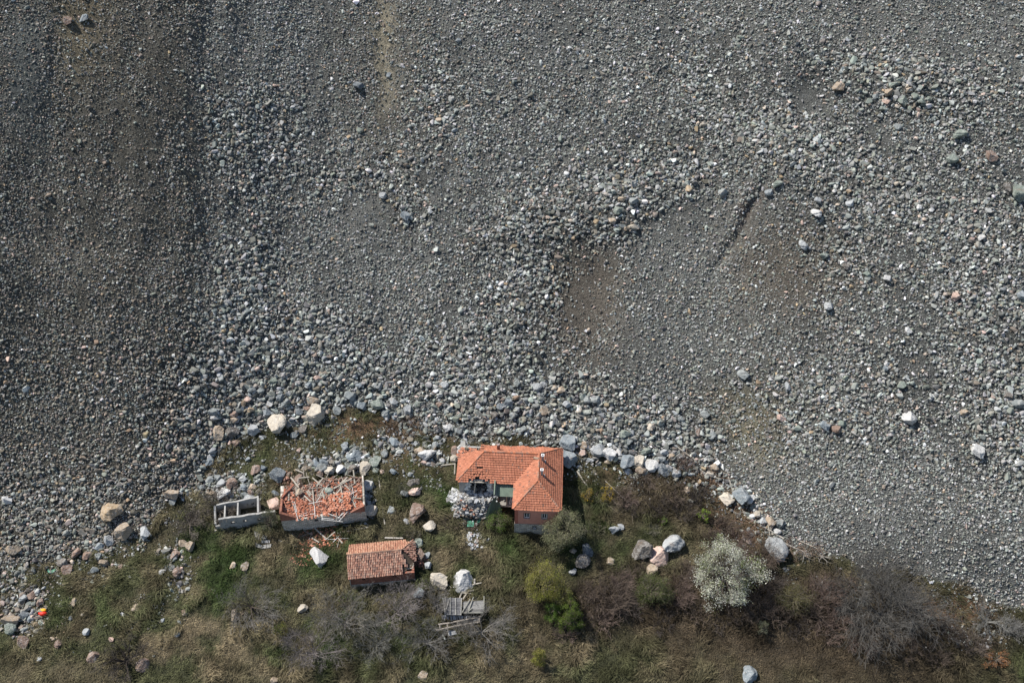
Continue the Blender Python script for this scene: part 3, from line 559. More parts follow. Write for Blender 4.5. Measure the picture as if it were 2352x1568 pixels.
def chimney(x, y, zb, h, w, capw, colr, capcol):
    b = MB(); X = lambda q: q
    b.box(HF.w(x, y, zb+h/2), [*(HF.ex*w/2), 0], [*(HF.ey*w/2), 0], [0,0,h/2], colr); c = b.build('chimney', M['vcol'], roof)
    b = MB(); t = .09; cw = capw/2
    for sx, sy, lx, ly in ((0,-1,cw,t/2),(0,1,cw,t/2),(-1,0,t/2,cw-t),(1,0,t/2,cw-t)):
        b.box(HF.w(x+sx*(cw-t/2), y+sy*(cw-t/2), zb+h+.1), [*(HF.ex*lx), 0], [*(HF.ey*ly), 0], [0,0,.1], capcol)
    b.build('cap', M['vcol'], c)
    b = MB(); b.box(HF.w(x, y, zb+h+.01), [*(HF.ex*(cw-t)), 0], [*(HF.ey*(cw-t)), 0], [0,0,.008], (.01,.01,.01)); b.build('flue', M['vcol'], c)
    b = MB(); 
    b.box(HF.w(x+.1, y-.05, zb+.62), [*(HF.ex*(w/2+.16)), 0], [*(HF.ey*(w/2+.1)), 0], [0,0,.05], (.3,.32,.32)); b.build('flashing', M['vcol'], c)
chimney(3.75, 7.0, E+RP-1.1, 1.75, .34, .42, (.42,.30,.25), (.75,.75,.73))
chimney(3.72, 4.45, E+RP-1.1, 1.7, .34, .42, (.38,.34,.31), (.75,.75,.73))
b = MB(); b.box(HF.w(-2.45, 9.0, E+2.0), [*(HF.ex*.2), 0], [*(HF.ey*.17), 0], [0,0,.75], (.26,.13,.09)); ch = b.build('chimney', M['vcol'], roof); ch['label'] = 'broken brown brick chimney'
b = MB()
for k in range(5): b.box(HF.w(-2.45+random.uniform(-.2,.2), 9.0+random.uniform(-.15,.15), E+2.8+random.uniform(-.03,.12)), [.09,.02,0], [-.02,.07,0], [0,0,.07], (.4,.33,.3))
b.build('cap', M['vcol'], ch)
# walls
def wall(fr, p0, p1, t, z0, z1, ops=(), z1b=None, col=(.3,.3,.3), mb=None, step=None):
    """vertical wall from local p0 to p1 with rectangular openings (s0,s1,za,zb); top may slope from z1 to z1b"""
    mb = mb or MB(); p0 = np.array(p0, float); p1 = np.array(p1, float); L = np.linalg.norm(p1-p0); d = (p1-p0)/L; n = np.array([-d[1], d[0]])*t/2
    z1b = z1 if z1b is None else z1b
    cuts = sorted({0., L, *[o_[0] for o_ in ops], *[o_[1] for o_ in ops], *([k*step for k in range(1, int(L/step)+1)] if step else [])})
    def zt(s): 
        b_ = z1+(z1b-z1)*s/L
        return b_+(min(.25, .5*step)*(float(vn(np.array([s*2.3]), np.array([z0]), 7)[0])-.5) if step else 0)
    for a, b_ in zip(cuts[:-1], cuts[1:]):
        if b_-a < 1e-4: continue
        spans = [(z0, None)]; o_ = [o_ for o_ in ops if o_[0] <= a+1e-4 and o_[1] >= b_-1e-4]
        spans = [(z0, o_[0][2]), (o_[0][3], None)] if o_ else [(z0, None)]
        for lo, hi in spans:
            A, Bq = p0+d*a, p0+d*b_; h0 = zt(a) if hi is None else hi; h1 = zt(b_) if hi is None else hi
            if min(h0, h1) <= lo+.01: continue
            mb.hexa([fr.w(*(A-n), lo), fr.w(*(Bq-n), lo), fr.w(*(Bq+n), lo), fr.w(*(A+n), lo), fr.w(*(A-n), h0), fr.w(*(Bq-n), h1), fr.w(*(Bq+n), h1), fr.w(*(A+n), h0)], col)
    return mb
zs = HZ+2.05   # top of the stone storey
w1 = (1.55, 2.25, HZ+3.35, HZ+4.35); w2 = (3.95, 4.6, HZ+3.35, HZ+4.35); w3 = (2.75, 3.2, HZ+1.15, HZ+1.6)
sh = lambda o_: (o_[0]-.25, o_[1]-.25, o_[2], o_[3])
mb = wall(HF, (.7,.4), (6.2,.4), .3, zs, E+.05, [(w1[0]-.7,w1[1]-.7,w1[2],w1[3]), (w2[0]-.7,w2[1]-.7,w2[2],w2[3])])
wall(HF, (6.05,.55), (6.05,10.9), .3, zs, E+.2, mb=mb); wall(HF, (.4,.55), (.4,4.9), .3, zs, E+.2, mb=mb)
wl = mb.build('wall', M['render_red'], house)
mb = wall(HF, (.25,.39), (.7,.39), .32, zs, E+.04); mb.build('corner_band', M['render_dark'], wl)
mb = wall(HF, (.2,.36), (6.25,.36), .36, HZ-2.2, zs, [(w3[0]-.2,w3[1]-.2,w3[2],w3[3])]); wall(HF, (6.05,.6), (6.05,10.9), .36, HZ-2, zs, mb=mb); wall(HF, (.4,.6), (.4,4.9), .36, HZ-2, zs, mb=mb)
mb.build('stone_base', M['stonewall'], house)
def window(fr, x0, x1, z0, z1, y, t=.07, surround=None, parent=house):
    b = MB(); ax = lambda l: [*(fr.ex*l), 0]; ay = lambda l: [*(fr.ey*l), 0]; xm = (x0+x1)/2; zm = (z0+z1)/2
    for X_, Zc, lx, lz in ((xm, z0+t/2, (x1-x0)/2, t/2), (xm, z1-t/2, (x1-x0)/2, t/2), (x0+t/2, zm, t/2, (z1-z0)/2-t), (x1-t/2, zm, t/2, (z1-z0)/2-t), (xm, zm, t/2, (z1-z0)/2-t)):
        b.box(fr.w(X_, y+.1, Zc), ax(lx), ay(.035), [0,0,lz], (.75,.75,.75))
    f = b.build('window', M['frame'], parent)
    b = MB(); b.box(fr.w(xm, y+.13, zm), ax((x1-x0)/2-.01), ay(.01), [0,0,(z1-z0)/2-.01]); b.build('pane', M['glass'], f)
    if surround:
        b = MB(); s = .12
        for X_, Zc, lx, lz in ((xm, z0-s/2, (x1-x0)/2+s, s/2), (xm, z1+s/2, (x1-x0)/2+s, s/2), (x0-s/2, zm, s/2, (z1-z0)/2), (x1+s/2, zm, s/2, (z1-z0)/2)):
            b.box(fr.w(X_, y-.012, Zc), ax(lx), ay(.015), [0,0,lz], surround)
        b.box(fr.w(xm, y-.05, z0-.05), ax((x1-x0)/2+.02), ay(.06), [0,0,.03], (.3,.3,.3)); b.build('surround', M['vcol'], f)
window(HF, *w1, .25, surround=(.26,.15,.12)); window(HF, *w2, .25, surround=(.28,.26,.22))
window(HF, w3[0], w3[1], w3[2], w3[3], .18, t=.04, surround=(.15,.14,.13))
# broken main block behind the terrace
zf = E-2.75
mb = wall(HF, (-7.6,4.9), (.25,4.9), .3, HZ-1, E+.02, [(1.15,4.3,zf+.2,E+.01),(6.1,7.0,zf,E-.5)]); wall(HF, (-7.6,5.05), (-7.6,9.6), .3, HZ, E-.1, z1b=E-.5, mb=mb, step=.5); wall(HF, (-7.6,10.8), (6,10.8), .3, HZ+1, E+.1, mb=mb); wall(HF, (-2.9,5.1), (-2.9,10.6), .2, HZ+1, E+.1, mb=mb)
mw = mb.build('plaster_wall', M['plaster'], house)
b = MB()
for k in range(34): # jagged remains of plaster round the hole
    s = 0 if k < 17 else 1
    if k == 17: b.build('torn_plaster', M['vcol'], mw); b = MB()
    x = (-6.5+random.uniform(-.2,.35)) if s else (-3.35+random.uniform(-.35,.2)); z = zf+random.uniform(0, 2.6)
    z = zf+(k % 17)*.15; b.box(HF.w(x, 4.78+random.uniform(-.1,.1), z), [random.uniform(.1,.3),0,random.uniform(-.1,.1)], [0,.1,0], [random.uniform(-.1,.1),0,random.uniform(.08,.2)], jit((.62,.62,.6), .15))
b.build('torn_plaster', M['vcol'], mw)
b = MB(); b.box(HF.w(-1.95, 4.72, zf+1.0), [*(HF.ex*.32), 0], [0,.03,0], [0,0,.75]); b.build('door', M['render_dark'], mw)
mb = wall(HF, (-7.7,3.0), (.2,3.0), .35, HZ-1.2, zf-.05, [(5.2,7.9,HZ-.5,zf-.3)]); wall(HF, (-7.6,3.2), (-7.6,4.7), .35, HZ-1, zf-.05, mb=mb)
mb.build('terrace_wall', M['stonewall'], house)
b = MB(); b.box(HF.w(-3.75, 3.85, zf-.06), [*(HF.ex*3.95), 0], [*(HF.ey*1.02), 0], [0,0,.08]); fl = b.build('terrace_floor', M['floor'], house)
b = MB()
for (a1, b1) in (((-7.5,4.75,E-.15),(-3.3,4.7,E-.25)), ((-7.6,4.55,E-.02),(-4.2,4.55,E-.1)), ((-5.3,4.9,E+.1),(-5.6,4.3,zf+.6))): b.beam(HF.w(*a1), HF.w(*b1), .16, .16, (.4,.36,.3))
b.build('broken_beams', M['wood'], house)
b = MB() # leaning window frame on the terrace
for s in (-.3, .3): b.beam(HF.w(-.55+s*.35, 3.1, zf+.05), HF.w(-.2+s*.35, 3.9, zf+1.3), .07, .05, (.65,.64,.6))
for k in range(4): 
    t = k/3; b.beam(HF.w(-.55-.1+.35*t, 3.1+.8*t, zf+.05+1.25*t), HF.w(-.55+.12+.35*t, 3.1+.8*t, zf+.05+1.25*t), .06, .05, (.65,.64,.6))
b.build('loose_window_frame', M['wood'], house)
def corrugated(mb, P00, P10, P01, P11, n=18, amp=.035, col=(.2,.25,.2), m=1, bend=None):
    P00, P10, P01, P11 = map(lambda p: np.asarray(p, float), (P00, P10, P01, P11)); nn = np.cross(P10-P00, P01-P00); nn /= np.linalg.norm(nn)
    if nn[2] < 0: nn = -nn
    pts = []; K = n*4
    for i in range(K+1):
        s = i/K
        for j in range(m+1):
            t = j/m; p = (P00*(1-s)+P10*s)*(1-t)+(P01*(1-s)+P11*s)*t+nn*amp*math.sin(s*n*2*PI)
            if bend: p = p+bend(s, t)
            pts.append(p)
    k = len(pts); pts2 = pts+[p-nn*.012 for p in pts]; fs = []
    for i in range(K):
        for j in range(m):
            a = i*(m+1)+j; q = (a, a+m+1, a+m+2, a+1); fs += [q, tuple(k+x for x in reversed(q))]
    mb.add(pts2, fs, col)
pr = MB(); corrugated(pr, HF.w(-2.35,2.95,E-.95), HF.w(.15,2.95,E-.95), HF.w(-2.35,4.65,E-.2), HF.w(.15,4.65,E-.2), 16, m=2)
porch = pr.build('porch_roof', M['tin'], house)
pr = MB() # the end that has curled up and over
for k in range(14):
    t0, t1 = k/14*2.5, (k+1)/14*2.5; r_ = .42
    f = lambda t: (-2.35-r_*math.sin(t), r_*(1-math.cos(t)))
    a, b_ = f(t0), f(t1); 
    pr.add([HF.w(a[0], 3.0-.15*t0, E-.93+a[1]), HF.w(b_[0], 3.0-.15*t1, E-.93+b_[1]), HF.w(b_[0], 4.6, E-.2+b_[1]), HF.w(a[0], 4.6, E-.2+a[1])], [(0,1,2,3)], (.3,.3,.3))
pr.build('curled_sheet', M['tin'], porch)
pr = MB()
pr.add([HF.w(-2.3,3.0,E-.9), HF.w(-2.9,2.7,E-1.3), HF.w(-4.1,1.6,HZ+1.0), HF.w(-3.6,1.5,HZ+.8), HF.w(-2.8,1.8,HZ+1.4)], [(0,1,2,3,4)]); 
pr.add([HF.w(-2.9,2.6,E-1.6), HF.w(-1.9,2.75,E-2.0), HF.w(-1.4,1.7,HZ+.9), HF.w(-2.0,1.6,HZ+.7), HF.w(-2.9,1.7,HZ+1.1)], [(0,1,2,3,4)])
pr.build('hanging_sheet', M['tindark'], porch)
pr = MB()
for x in (-2.2, -1.0, .0): pr.beam(HF.w(x, 3.05, zf-.05), HF.w(x, 3.05, E-1.02), .1, .1, (.3,.26,.2), up=(0,1,0))
pr.build('porch_posts', M['wood'], porch)
for (a, b_) in (((515,1010),(640,925)),): pass
# ---- rubble heaps
def chunks(mb, n, posf, sizes, pal, flat=.5):
    for k in range(n):
        p = posf(); s = random.choice(sizes)*random.uniform(.6, 1.3); a = Matrix.Rotation(random.uniform(0, 6.28), 3, 'Z') @ Matrix.Rotation(random.gauss(0, .4), 3, 'X') @ Matrix.Rotation(random.gauss(0, .4), 3, 'Y')
        A, Bq, Cq = [np.array(a.col[i]) for i in range(3)]; l1, l2, l3 = s*random.uniform(.35, .6), s*random.uniform(.25, .5), s*flat*random.uniform(.2, .5)
        c = jit(random.choice(pal), .15); q = [random.uniform(.6, 1.1) for _ in range(8)]
        V8 = [(-1,-1,-1),(1,-1,-1),(1,1,-1),(-1,1,-1),(-1,-1,1),(1,-1,1),(1,1,1),(-1,1,1)]
        mb.hexa([np.asarray(p)+[0,0,l3]+A*l1*x*q[i]+Bq*l2*y*q[i]+Cq*l3*z for i, (x, y, z) in enumerate(V8)], c)
WH = [(.50,.50,.50),(.42,.43,.44),(.36,.36,.35),(.28,.27,.25),(.46,.46,.45)]
MIX = [(.35,.33,.30),(.22,.20,.18),(.5,.48,.45),(.30,.14,.09)]
b = MB(); chunks(b, 330, lambda: HF.w(*(lambda x: (x, random.uniform(2.9, 4.7)))(random.uniform(-7.5, -2.4)), zf+random.uniform(.0, .45)), (.25,.35,.6,.2), WH+MIX[:3]+WH[1:])
def fan():
    t = random.random(); return HF.w(random.uniform(-7.9, -3.3)-.5*t, 3.2-1.5*t, zf+.15-(zf-HZ-.75)*t+random.uniform(-.1, .25))
chunks(b, 420, fan, (.15,.22,.3,.5), WH[1:4]+MIX+[(.3,.28,.25),(.22,.2,.17),(.15,.13,.11)])
chunks(b, 120, lambda: HF.w(random.uniform(-6.4, -3.2), random.uniform(4.9, 7), zf+random.uniform(.1, .9)), (.3,.5,.6), [(.13,.115,.10),(.2,.18,.16),(.3,.28,.26)])
o = b.build('terrace_rubble', M['vcol'], house)
def groundheap(name, cu, cv, ru, rv, n, sizes, pal, label, hgt=0., ang=0, cat='rubble', flat=.5):
    b = MB(); a_ = math.radians(ang)
    def pf():
        r_, t = random.random()**.6, random.uniform(0, 2*PI); x, y = ru*r_*math.cos(t), rv*r_*math.sin(t)
        q = G(cu+x*math.cos(a_)-y*math.sin(a_), cv+x*math.sin(a_)+y*math.cos(a_)); q[2] += hgt*(1-r_)*random.random(); return q
    chunks(b, n, pf, sizes, pal, flat); q0 = G(cu, cv); o = b.build(name, M['vcol'], base=None)
    me = o.data
    me.transform(Matrix.Translation(-Vector(q0))); o.location = Vector(q0); tag(o, label, cat, kind='stuff'); return o
groundheap('plaster_rubble', 1053, 1150, 26, 26, 130, (.3,.5,.8), WH, 'white plaster rubble spilled from the broken left corner of the house', .8, -35)
groundheap('plaster_rubble', 1096, 1240, 26, 24, 120, (.16,.25,.4), WH+[(.4,.3,.26)], 'scatter of small white debris below the green tin sheets', 0)
groundheap('plaster_rubble', 1064, 1036, 12, 12, 60, (.4,.6,1.0), WH, 'white wall fragments piled at the upper left corner of the orange roof', 1.6)
groundheap('wall_rubble', 1090, 1185, 45, 22, 110, (.16,.25,.35), WH+MIX, 'mixed white and brown debris among bushes left of the house', 0)
# ================================================================== right (collapsed) ruin
ruin = empty('collapsed_ruin', RF.w(0, 0, RZ), 'stone and brick farm building whose tiled roof has caved in', 'ruin')
mb = wall(RF, (0,0), (11.4,0), .4, RZ-1, RZ+2.15, [(4.35,4.85,RZ+1.35,RZ+1.8)], z1b=RZ+2.35); wall(RF, (0,.2), (0,5.4), .4, RZ, RZ+2.2, z1b=RZ+2.9, mb=mb); wall(RF, (11.25,.2), (11.25,5.6), .22, RZ, RZ+3.4, z1b=RZ+3.5, mb=mb, step=.6)
mb.build('stone_wall', M['stonewall'], ruin)
mb = wall(RF, (-.15,-.01), (2.3,-.01), .36, RZ+2.16, RZ+3.9, z1b=RZ+2.3); wall(RF, (0,.2), (0,3.2), .3, RZ+2.2, RZ+3.8, z1b=RZ+2.9, mb=mb)
wall(RF, (9.3,-.01), (11.3,-.01), .36, RZ+2.34, RZ+2.4, z1b=RZ+3.6).build('brick_wall', M['brickwall'], ruin)
wall(RF, (0,3.2), (1.6,5.4), .3, RZ+1, RZ+3.2, z1b=RZ+3.0, mb=mb, step=.4)
mb.build('brick_wall', M['brickwall'], ruin)
def heapz(x, y): return RZ+2.0+.16*y+.55*(float(vn(np.array([x*.6]), np.array([y*.6]), 77)[0])-.3)+(.5*math.sin(min(1, max(0, (x-5)/5))*PI))
b = MB(); N1, N2 = 44, 22
pts = []
for j in range(N2+1):
    for i_ in range(N1+1):
        x, y = .1+i_/N1*11.0, .1+j/N2*5.3; pts.append(RF.w(x, y, heapz(x, y)-.12))
b.add(pts, [(j*(N1+1)+i_, j*(N1+1)+i_+1, (j+1)*(N1+1)+i_+1, (j+1)*(N1+1)+i_) for j in range(N2) for i_ in range(N1)], (.19,.10,.065))
b.build('debris_fill', M['vcol'], ruin)
RED = [(.42,.16,.09),(.36,.13,.075),(.48,.20,.12),(.30,.12,.08),(.40,.2,.14),(.5,.24,.16)]
b = MB()
for k in range(3000):
    x, y = random.uniform(.2, 11), random.uniform(.1, 5.4)
    if random.random() < .45*(y/5.4)+.1*(x < 1): continue
    if 6.2 < x < 9.4 and .2 < y < 2.6: continue
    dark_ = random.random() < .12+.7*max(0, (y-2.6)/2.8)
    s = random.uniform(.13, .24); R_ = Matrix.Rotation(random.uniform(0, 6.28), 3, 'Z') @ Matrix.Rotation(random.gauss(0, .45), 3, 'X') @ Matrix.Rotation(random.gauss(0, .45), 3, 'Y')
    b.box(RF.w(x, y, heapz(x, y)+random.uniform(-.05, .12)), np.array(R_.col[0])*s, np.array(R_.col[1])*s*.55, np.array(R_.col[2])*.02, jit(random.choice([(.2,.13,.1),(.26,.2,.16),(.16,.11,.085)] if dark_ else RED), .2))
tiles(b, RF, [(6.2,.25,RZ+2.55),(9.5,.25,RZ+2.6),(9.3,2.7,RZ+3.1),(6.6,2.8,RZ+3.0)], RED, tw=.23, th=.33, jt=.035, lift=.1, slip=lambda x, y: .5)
for k in range(60): # tiles sliding over the front wall
    x = random.choice((random.uniform(7.0, 8.6), random.uniform(2, 11))); 
    R_ = Matrix.Rotation(random.gauss(0, .3), 3, 'Z') @ Matrix.Rotation(random.uniform(.2, 1.), 3, 'X')
    b.box(RF.w(x, random.uniform(-.35, .1), RZ+random.uniform(1.9, 2.5) if x > 6.9 and x < 8.7 else RZ+2.35), np.array(R_.col[0])*.13, np.array(R_.col[1])*.2, np.array(R_.col[2])*.02, jit(random.choice(RED), .15))
o = b.build('fallen_tiles', M['tile'], ruin); o['kind'] = 'stuff'
groundheap('tile_rubble', 745, 1232, 62, 24, 420, (.16,.22,.3), RED+[(.25,.15,.1)], 'broken red roof tiles strewn on the grass below the collapsed ruin', 0, -6, flat=.3)
groundheap('tile_rubble', 698, 1274, 34, 26, 110, (.14,.2,.26), RED+[(.5,.3,.22)], 'sparse orange tile fragments in the grass left of the white block', 0, flat=.3)
groundheap('brick_rubble', 967, 1290, 18, 18, 130, (.16,.22,.3), [(.22,.1,.075),(.3,.15,.11),(.16,.09,.07)], 'heap of dark red bricks beside the barn wall', .3)
groundheap('wall_rubble', 846, 1145, 16, 66, 150, (.2,.35,.5), [(.25,.26,.26),(.33,.33,.33),(.2,.2,.2),(.4,.4,.39)], 'strip of flat grey rubble along the right wall of the collapsed ruin', 0)
groundheap('wall_rubble', 655, 1100, 22, 18, 110, (.2,.3,.4), [(.28,.15,.1),(.36,.2,.15),(.2,.14,.1)], 'red brick and earth rubble at the upper left corner of the collapsed ruin', .5)
# timbers
def cz2(x, y): return 459.4+x*.1709, 1033.6+y*.1709
random.seed(12)
TB = '|'.join('%d %d %d %d %d' % (x_, y_, x_+l_*math.cos(a_), y_+l_*math.sin(a_), k_) for x_, y_, l_, a_, k_ in [(random.uniform(1300, 2050), random.uniform(360, 640), random.uniform(70, 190), random.uniform(0, 3.1), random.choice((0,0,1,1,2))) for _ in range(34)])+'|'+"""1220 365 1325 500 1|1425 300 1475 465 0|1385 240 1400 370 0|1510 370 1640 480 1|1480 515 1640 495 0|1650 460 1720 320 0|1800 515 2040 380 1|1560 470 1620 400 0|2060 265 2080 450 1|1830 370 1930 500 0|1890 480 1915 640 1|1790 560 1900 680 1|1820 600 1890 520 1|1450 540 1500 600 1|1515 540 1530 740 1|1290 490 1295 615 1|1195 530 1190 680 1|1440 570 1510 450 0|1245 680 1320 945 2|1270 690 1300 830 2|1320 880 1540 800 2|1330 890 1540 850 2|1540 740 1545 890 2|1640 850 1640 940 2|1640 930 1920 960 2|1640 910 1800 925 2|1720 850 1890 910 2|1835 830 1830 960 0|1870 950 2100 690 2|1850 920 2110 600 2|1890 880 2080 720 2|1750 790 1815 650 0|1680 660 1740 590 0|1950 560 2050 640 2|1940 470 2040 560 2|2000 500 2100 430 0|1280 260 1380 300 1|1310 245 1345 290 0|1950 320 2080 360 0|1770 380 1850 330 0|1590 760 1605 700 0|1090 700 1092 790 1|1640 540 1670 650 1|1570 690 1640 570 2|1460 720 1640 680 2|1700 400 1900 470 0|1560 330 1760 420 0|1900 350 1960 500 0|1980 620 2110 540 2|1900 700 2060 600 2|1400 620 1500 690 2|1250 560 1330 640 0
1060 1215 1140 1250 1|1150 1245 1300 1300 1|1375 1060 1440 1040 0|1390 1070 1520 1050 1|1540 1050 1690 1190 1|1700 1200 1820 1100 1|1670 1200 1830 1205 2|1790 1240 1890 1140 2|1835 1160 1915 1255 1|1845 1310 1870 1220 0|1850 1120 2275 1040 3|1890 1190 2010 1190 2|1920 1020 2010 1025 1|1500 1180 1600 1245 1|1370 1160 1510 1110 0|1245 1120 1270 1240 0|1465 1210 1510 1120 0|1400 1090 1520 1155 0|2155 1010 2200 930 1"""
TCOL = {0:((.30,.27,.23),.07),1:((.33,.30,.25),.17),2:((.58,.57,.54),.06),3:((.36,.33,.29),.2)}
tcount = {}
def timber(u0, v0, u1, v1, k, label, group, zf_=None, raise_=.12):
    def at(u, v):
        if zf_:
            q = onz(u, v, RZ+2.6)
            for _ in range(3):
                l_ = q[:2]-RF.o; q = onz(u, v, zf_(l_@RF.ex, l_@RF.ey)+.16)
            return q
        q = G(u, v); q[2] += raise_; return q
    a, b_ = at(u0, v0), at(u1, v1); c, w_ = TCOL[k]; mid = (a+b_)/2
    mb = MB(); mb.beam(a-mid, b_-mid, w_, w_*.8, jit(c, .15)); o = mb.build('timber', M['wood'], base=mid); tag(o, label, 'timber', group); return o
L0, L1 = TB.split('\n')
kl = {0:'thin grey-brown lath in the tile heap of the collapsed ruin',1:'thick weathered beam lying across the collapsed ruin',2:'bleached white roof batten on the collapsed ruin',3:''}
hz_ = lambda x, y: heapz(min(11, max(.1, x)), min(5.4, max(0, y))) if y > -.1 else RZ+2.3
for t in L0.split('|'):
    p = list(map(float, t.split())); timber(*cz2(p[0], p[1]), *cz2(p[2], p[3]), int(p[4]), kl[int(p[4])], 'fallen roof timbers in the ruin: '+['laths','beams','battens'][int(p[4])], hz_)
kg = {0:'thin grey lath on the ground below the collapsed ruin',1:'weathered plank on the ground below the collapsed ruin',2:'pale batten on the tile rubble below the collapsed ruin',3:'longest grey beam on the grass, lower right of the collapsed ruin'}
for t in L1.split('|'):
    p = list(map(float, t.split())); timber(*cz2(p[0], p[1]), *cz2(p[2], p[3]), int(p[4]), kg[int(p[4])], 'timbers on the ground below the ruin' if p[4] < 3 else None)
for a in ((868,1088,877,1150,1,'long plank lying in the strip of rubble right of the collapsed ruin'),(878,1165,884,1205,1,'old board standing on the bank right of the collapsed ruin'),(884,1236,926,1237,3,'heavy beam end lying above the small tiled barn'),
          (1325,1083,1358,1131,1,'fallen pale tree log right of the orange-roofed house'),(1250,942,1254,965,1,'broken stick standing in the boulder belt above the house'),(1430,950,1460,972,1,'thin pole lying in the boulders upper right of the house'),
          (1013,1070,1046,1066,1,'rail of a broken fence left of the orange roof'),(1045,1066,1044,1090,1,'fence post left of the orange roof'),(1103,1180,1128,1160,1,'pale pole leaning below the green tin')): timber(*a, None)
# ================================================================== left (roofless) ruin
r2 = empty('roofless_ruin', LF.w(0, 0, LZ), 'low roofless whitewashed shed with three small rooms', 'ruin')
mb = wall(LF, (0,0), (.6,0), .3, LZ+.2, LZ+.9); 
wall(LF, (.6,0), (8.3,0), .3, LZ+.25, LZ+2.3, [(1.55,2.1,LZ+1.15,LZ+1.6),(3.2,3.7,LZ+1.15,LZ+1.6),(5.2,5.6,LZ+1.15,LZ+1.6)], z1b=LZ+2.55, mb=mb, step=.45)
wall(LF, (.2,2.6), (6.1,2.6), .25, LZ, LZ+2.2, [(4.7,5.1,LZ+1.3,LZ+1.8)], z1b=LZ+2.9, mb=mb, step=.9); wall(LF, (0,.15), (0,2.6), .25, LZ, LZ+1.2, z1b=LZ+2.2, mb=mb, step=.5)
wall(LF, (6.0,.15), (6.0,2.5), .25, LZ, LZ+2.5, z1b=LZ+2.9, mb=mb); wall(LF, (3.2,.15), (3.2,2.5), .2, LZ, LZ+2.35, mb=mb); wall(LF, (1.4,.15), (1.4,2.5), .2, LZ, LZ+2.1, mb=mb)
for s in (.8, 7.): pass
mb.build('plaster_wall', M['plaster'], r2)
mb = wall(LF, (-.3,-.05), (8.5,-.05), .45, LZ-1, LZ+.24, step=.7); mb.build('stone_footing', M['stonewall'], r2)
b = MB(); b.box(LF.w(3.1, 1.35, LZ+.35), [*(LF.ex*3.0), 0], [*(LF.ey*1.2), 0], [0,0,.1], (.07,.055,.045)); chunks(b, 90, lambda: LF.w(random.uniform(.3,5.8), random.uniform(.3,2.4), LZ+.5), (.3,.5), [(.1,.08,.06),(.16,.14,.11)]); b.build('earth_floor', M['vcol'], r2)
for x in (2.42, 4.05, 6.0):
    b = MB()
    for X_, Zc, lx, lz in ((0,-.2,.25,.03),(0,.2,.25,.03),(-.23,0,.03,.17),(.23,0,.03,.17)): b.box(LF.w(x+X_, -.13, LZ+1.37+Zc), [*(LF.ex*lx), 0], [*(LF.ey*.04), 0], [0,0,lz], (.16,.13,.11))
    b.build('window_frame', M['wood'], r2)
# ================================================================== small tiled barn
barn = empty('small_barn', TF.w(0, 0, TZ), 'small red brick barn with faded terracotta barrel tile roof', 'barn')
te = TZ+2.25; th_ = te+1.45
OLD = [(.34,.18,.13),(.28,.145,.105),(.40,.23,.165),(.2,.12,.095),(.31,.2,.155),(.43,.27,.2)]
OLDN = [(.42,.22,.145),(.37,.18,.12),(.46,.27,.18)]
tp = [(-.25,-.3,te),(7.1,-.3,te),(7.0,2.55,th_),(-.25,2.55,th_)]
b = MB(); tiles(b, TF, [(-.25,-.3,te),(8.0,-.3,te),(7.0,2.55,th_),(-.25,2.55,th_)], OLD, tw=.235, th=.33, ph=.1, lip=.05, keep=lambda x, y: not (x > 7.1 and y < .75+.25*math.sin(x*9)) and not (x > 8.1-.32*y+.5), jt=.02)
tiles(b, TF, [(8.6,5.0,te+.15),(0,5.0,te+.15),(-.25,2.55,th_),(7.0,2.55,th_)], OLDN, tw=.235, th=.33, ph=.1, jt=.015, keep=lambda x, y: not (x > 7.6 and y > 4.3))
tiles(b, TF, [(8.7,1.2,te+.25),(8.7,5.0,te+.2),(7.0,2.55,th_)], OLD, tw=.22, th=.3, ph=.07, jt=.05, slip=lambda x, y: .35)
tr = b.build('roof', M['tile'], barn)
b = MB(); slab(b, TF, [(-.2,-.25,te),(7.0,-.25,te),(7.0,2.55,th_),(-.2,2.55,th_)]); slab(b, TF, [(8.3,4.9,te+.15),(-.2,4.9,te+.15),(-.2,2.55,th_),(7.0,2.55,th_)]); slab(b, TF, [(8.5,1.4,te+.25),(8.5,4.7,te+.2),(7.0,2.55,th_)]); slab(b, TF, [(7.0,-.1,te+.06),(8.4,.9,te+.2),(8.4,1.4,te+.25),(7.0,2.55,th_)])
b.build('roof_boards', M['wood'], tr)
b = MB(); ridge(b, TF, (-.25,2.55,th_+.08), (7.0,2.55,th_+.08), [(.33,.2,.14),(.27,.17,.13)], .12, .4); ridge(b, TF, (7.0,2.55,th_+.06), (8.6,4.9,te+.3), [(.4,.22,.15)], .12, .4); b.build('ridge_tiles', M['tile'], tr)
b = MB()
for k, (x0, y0, x1, y1) in enumerate(((7.5,.9,8.5,.9),(7.5,1.1,8.5,1.15),(7.6,.4,8.4,.5),(7.6,1.3,7.6,.4),(8.4,1.3,8.35,.4))): b.beam(TF.w(x0,y0,te+.12), TF.w(x1,y1,te+.12), .1, .1, (.42,.38,.32))
b.build('loose_boards', M['wood'], tr)
zst = TZ+.75
mb = wall(TF, (0,0), (8.5,0), .3, zst, te-.02, [(1.55,1.95,TZ+1.6,TZ+1.95),(5.5,6.2,TZ+1.6,TZ+1.9)]); wall(TF, (8.35,.15), (8.35,4.7), .3, zst, te+.1, mb=mb); wall(TF, (.15,.15), (.15,4.6), .3, zst, te+.05, mb=mb); wall(TF, (0,4.6), (8.4,4.6), .3, zst, te+.05, mb=mb)
bw = mb.build('brick_wall', M['brickwall'], barn)
mb = wall(TF, (-.03,-.03), (8.53,-.03), .36, TZ-1.5, zst, [(2.8,3.75,TZ-1.5,TZ+.6),(5.6,6.45,TZ-1.5,TZ+.6)]); wall(TF, (8.35,.2), (8.35,4.7), .36, TZ-1, zst, mb=mb); wall(TF, (.15,.2), (.15,4.6), .36, TZ-1, zst, mb=mb)
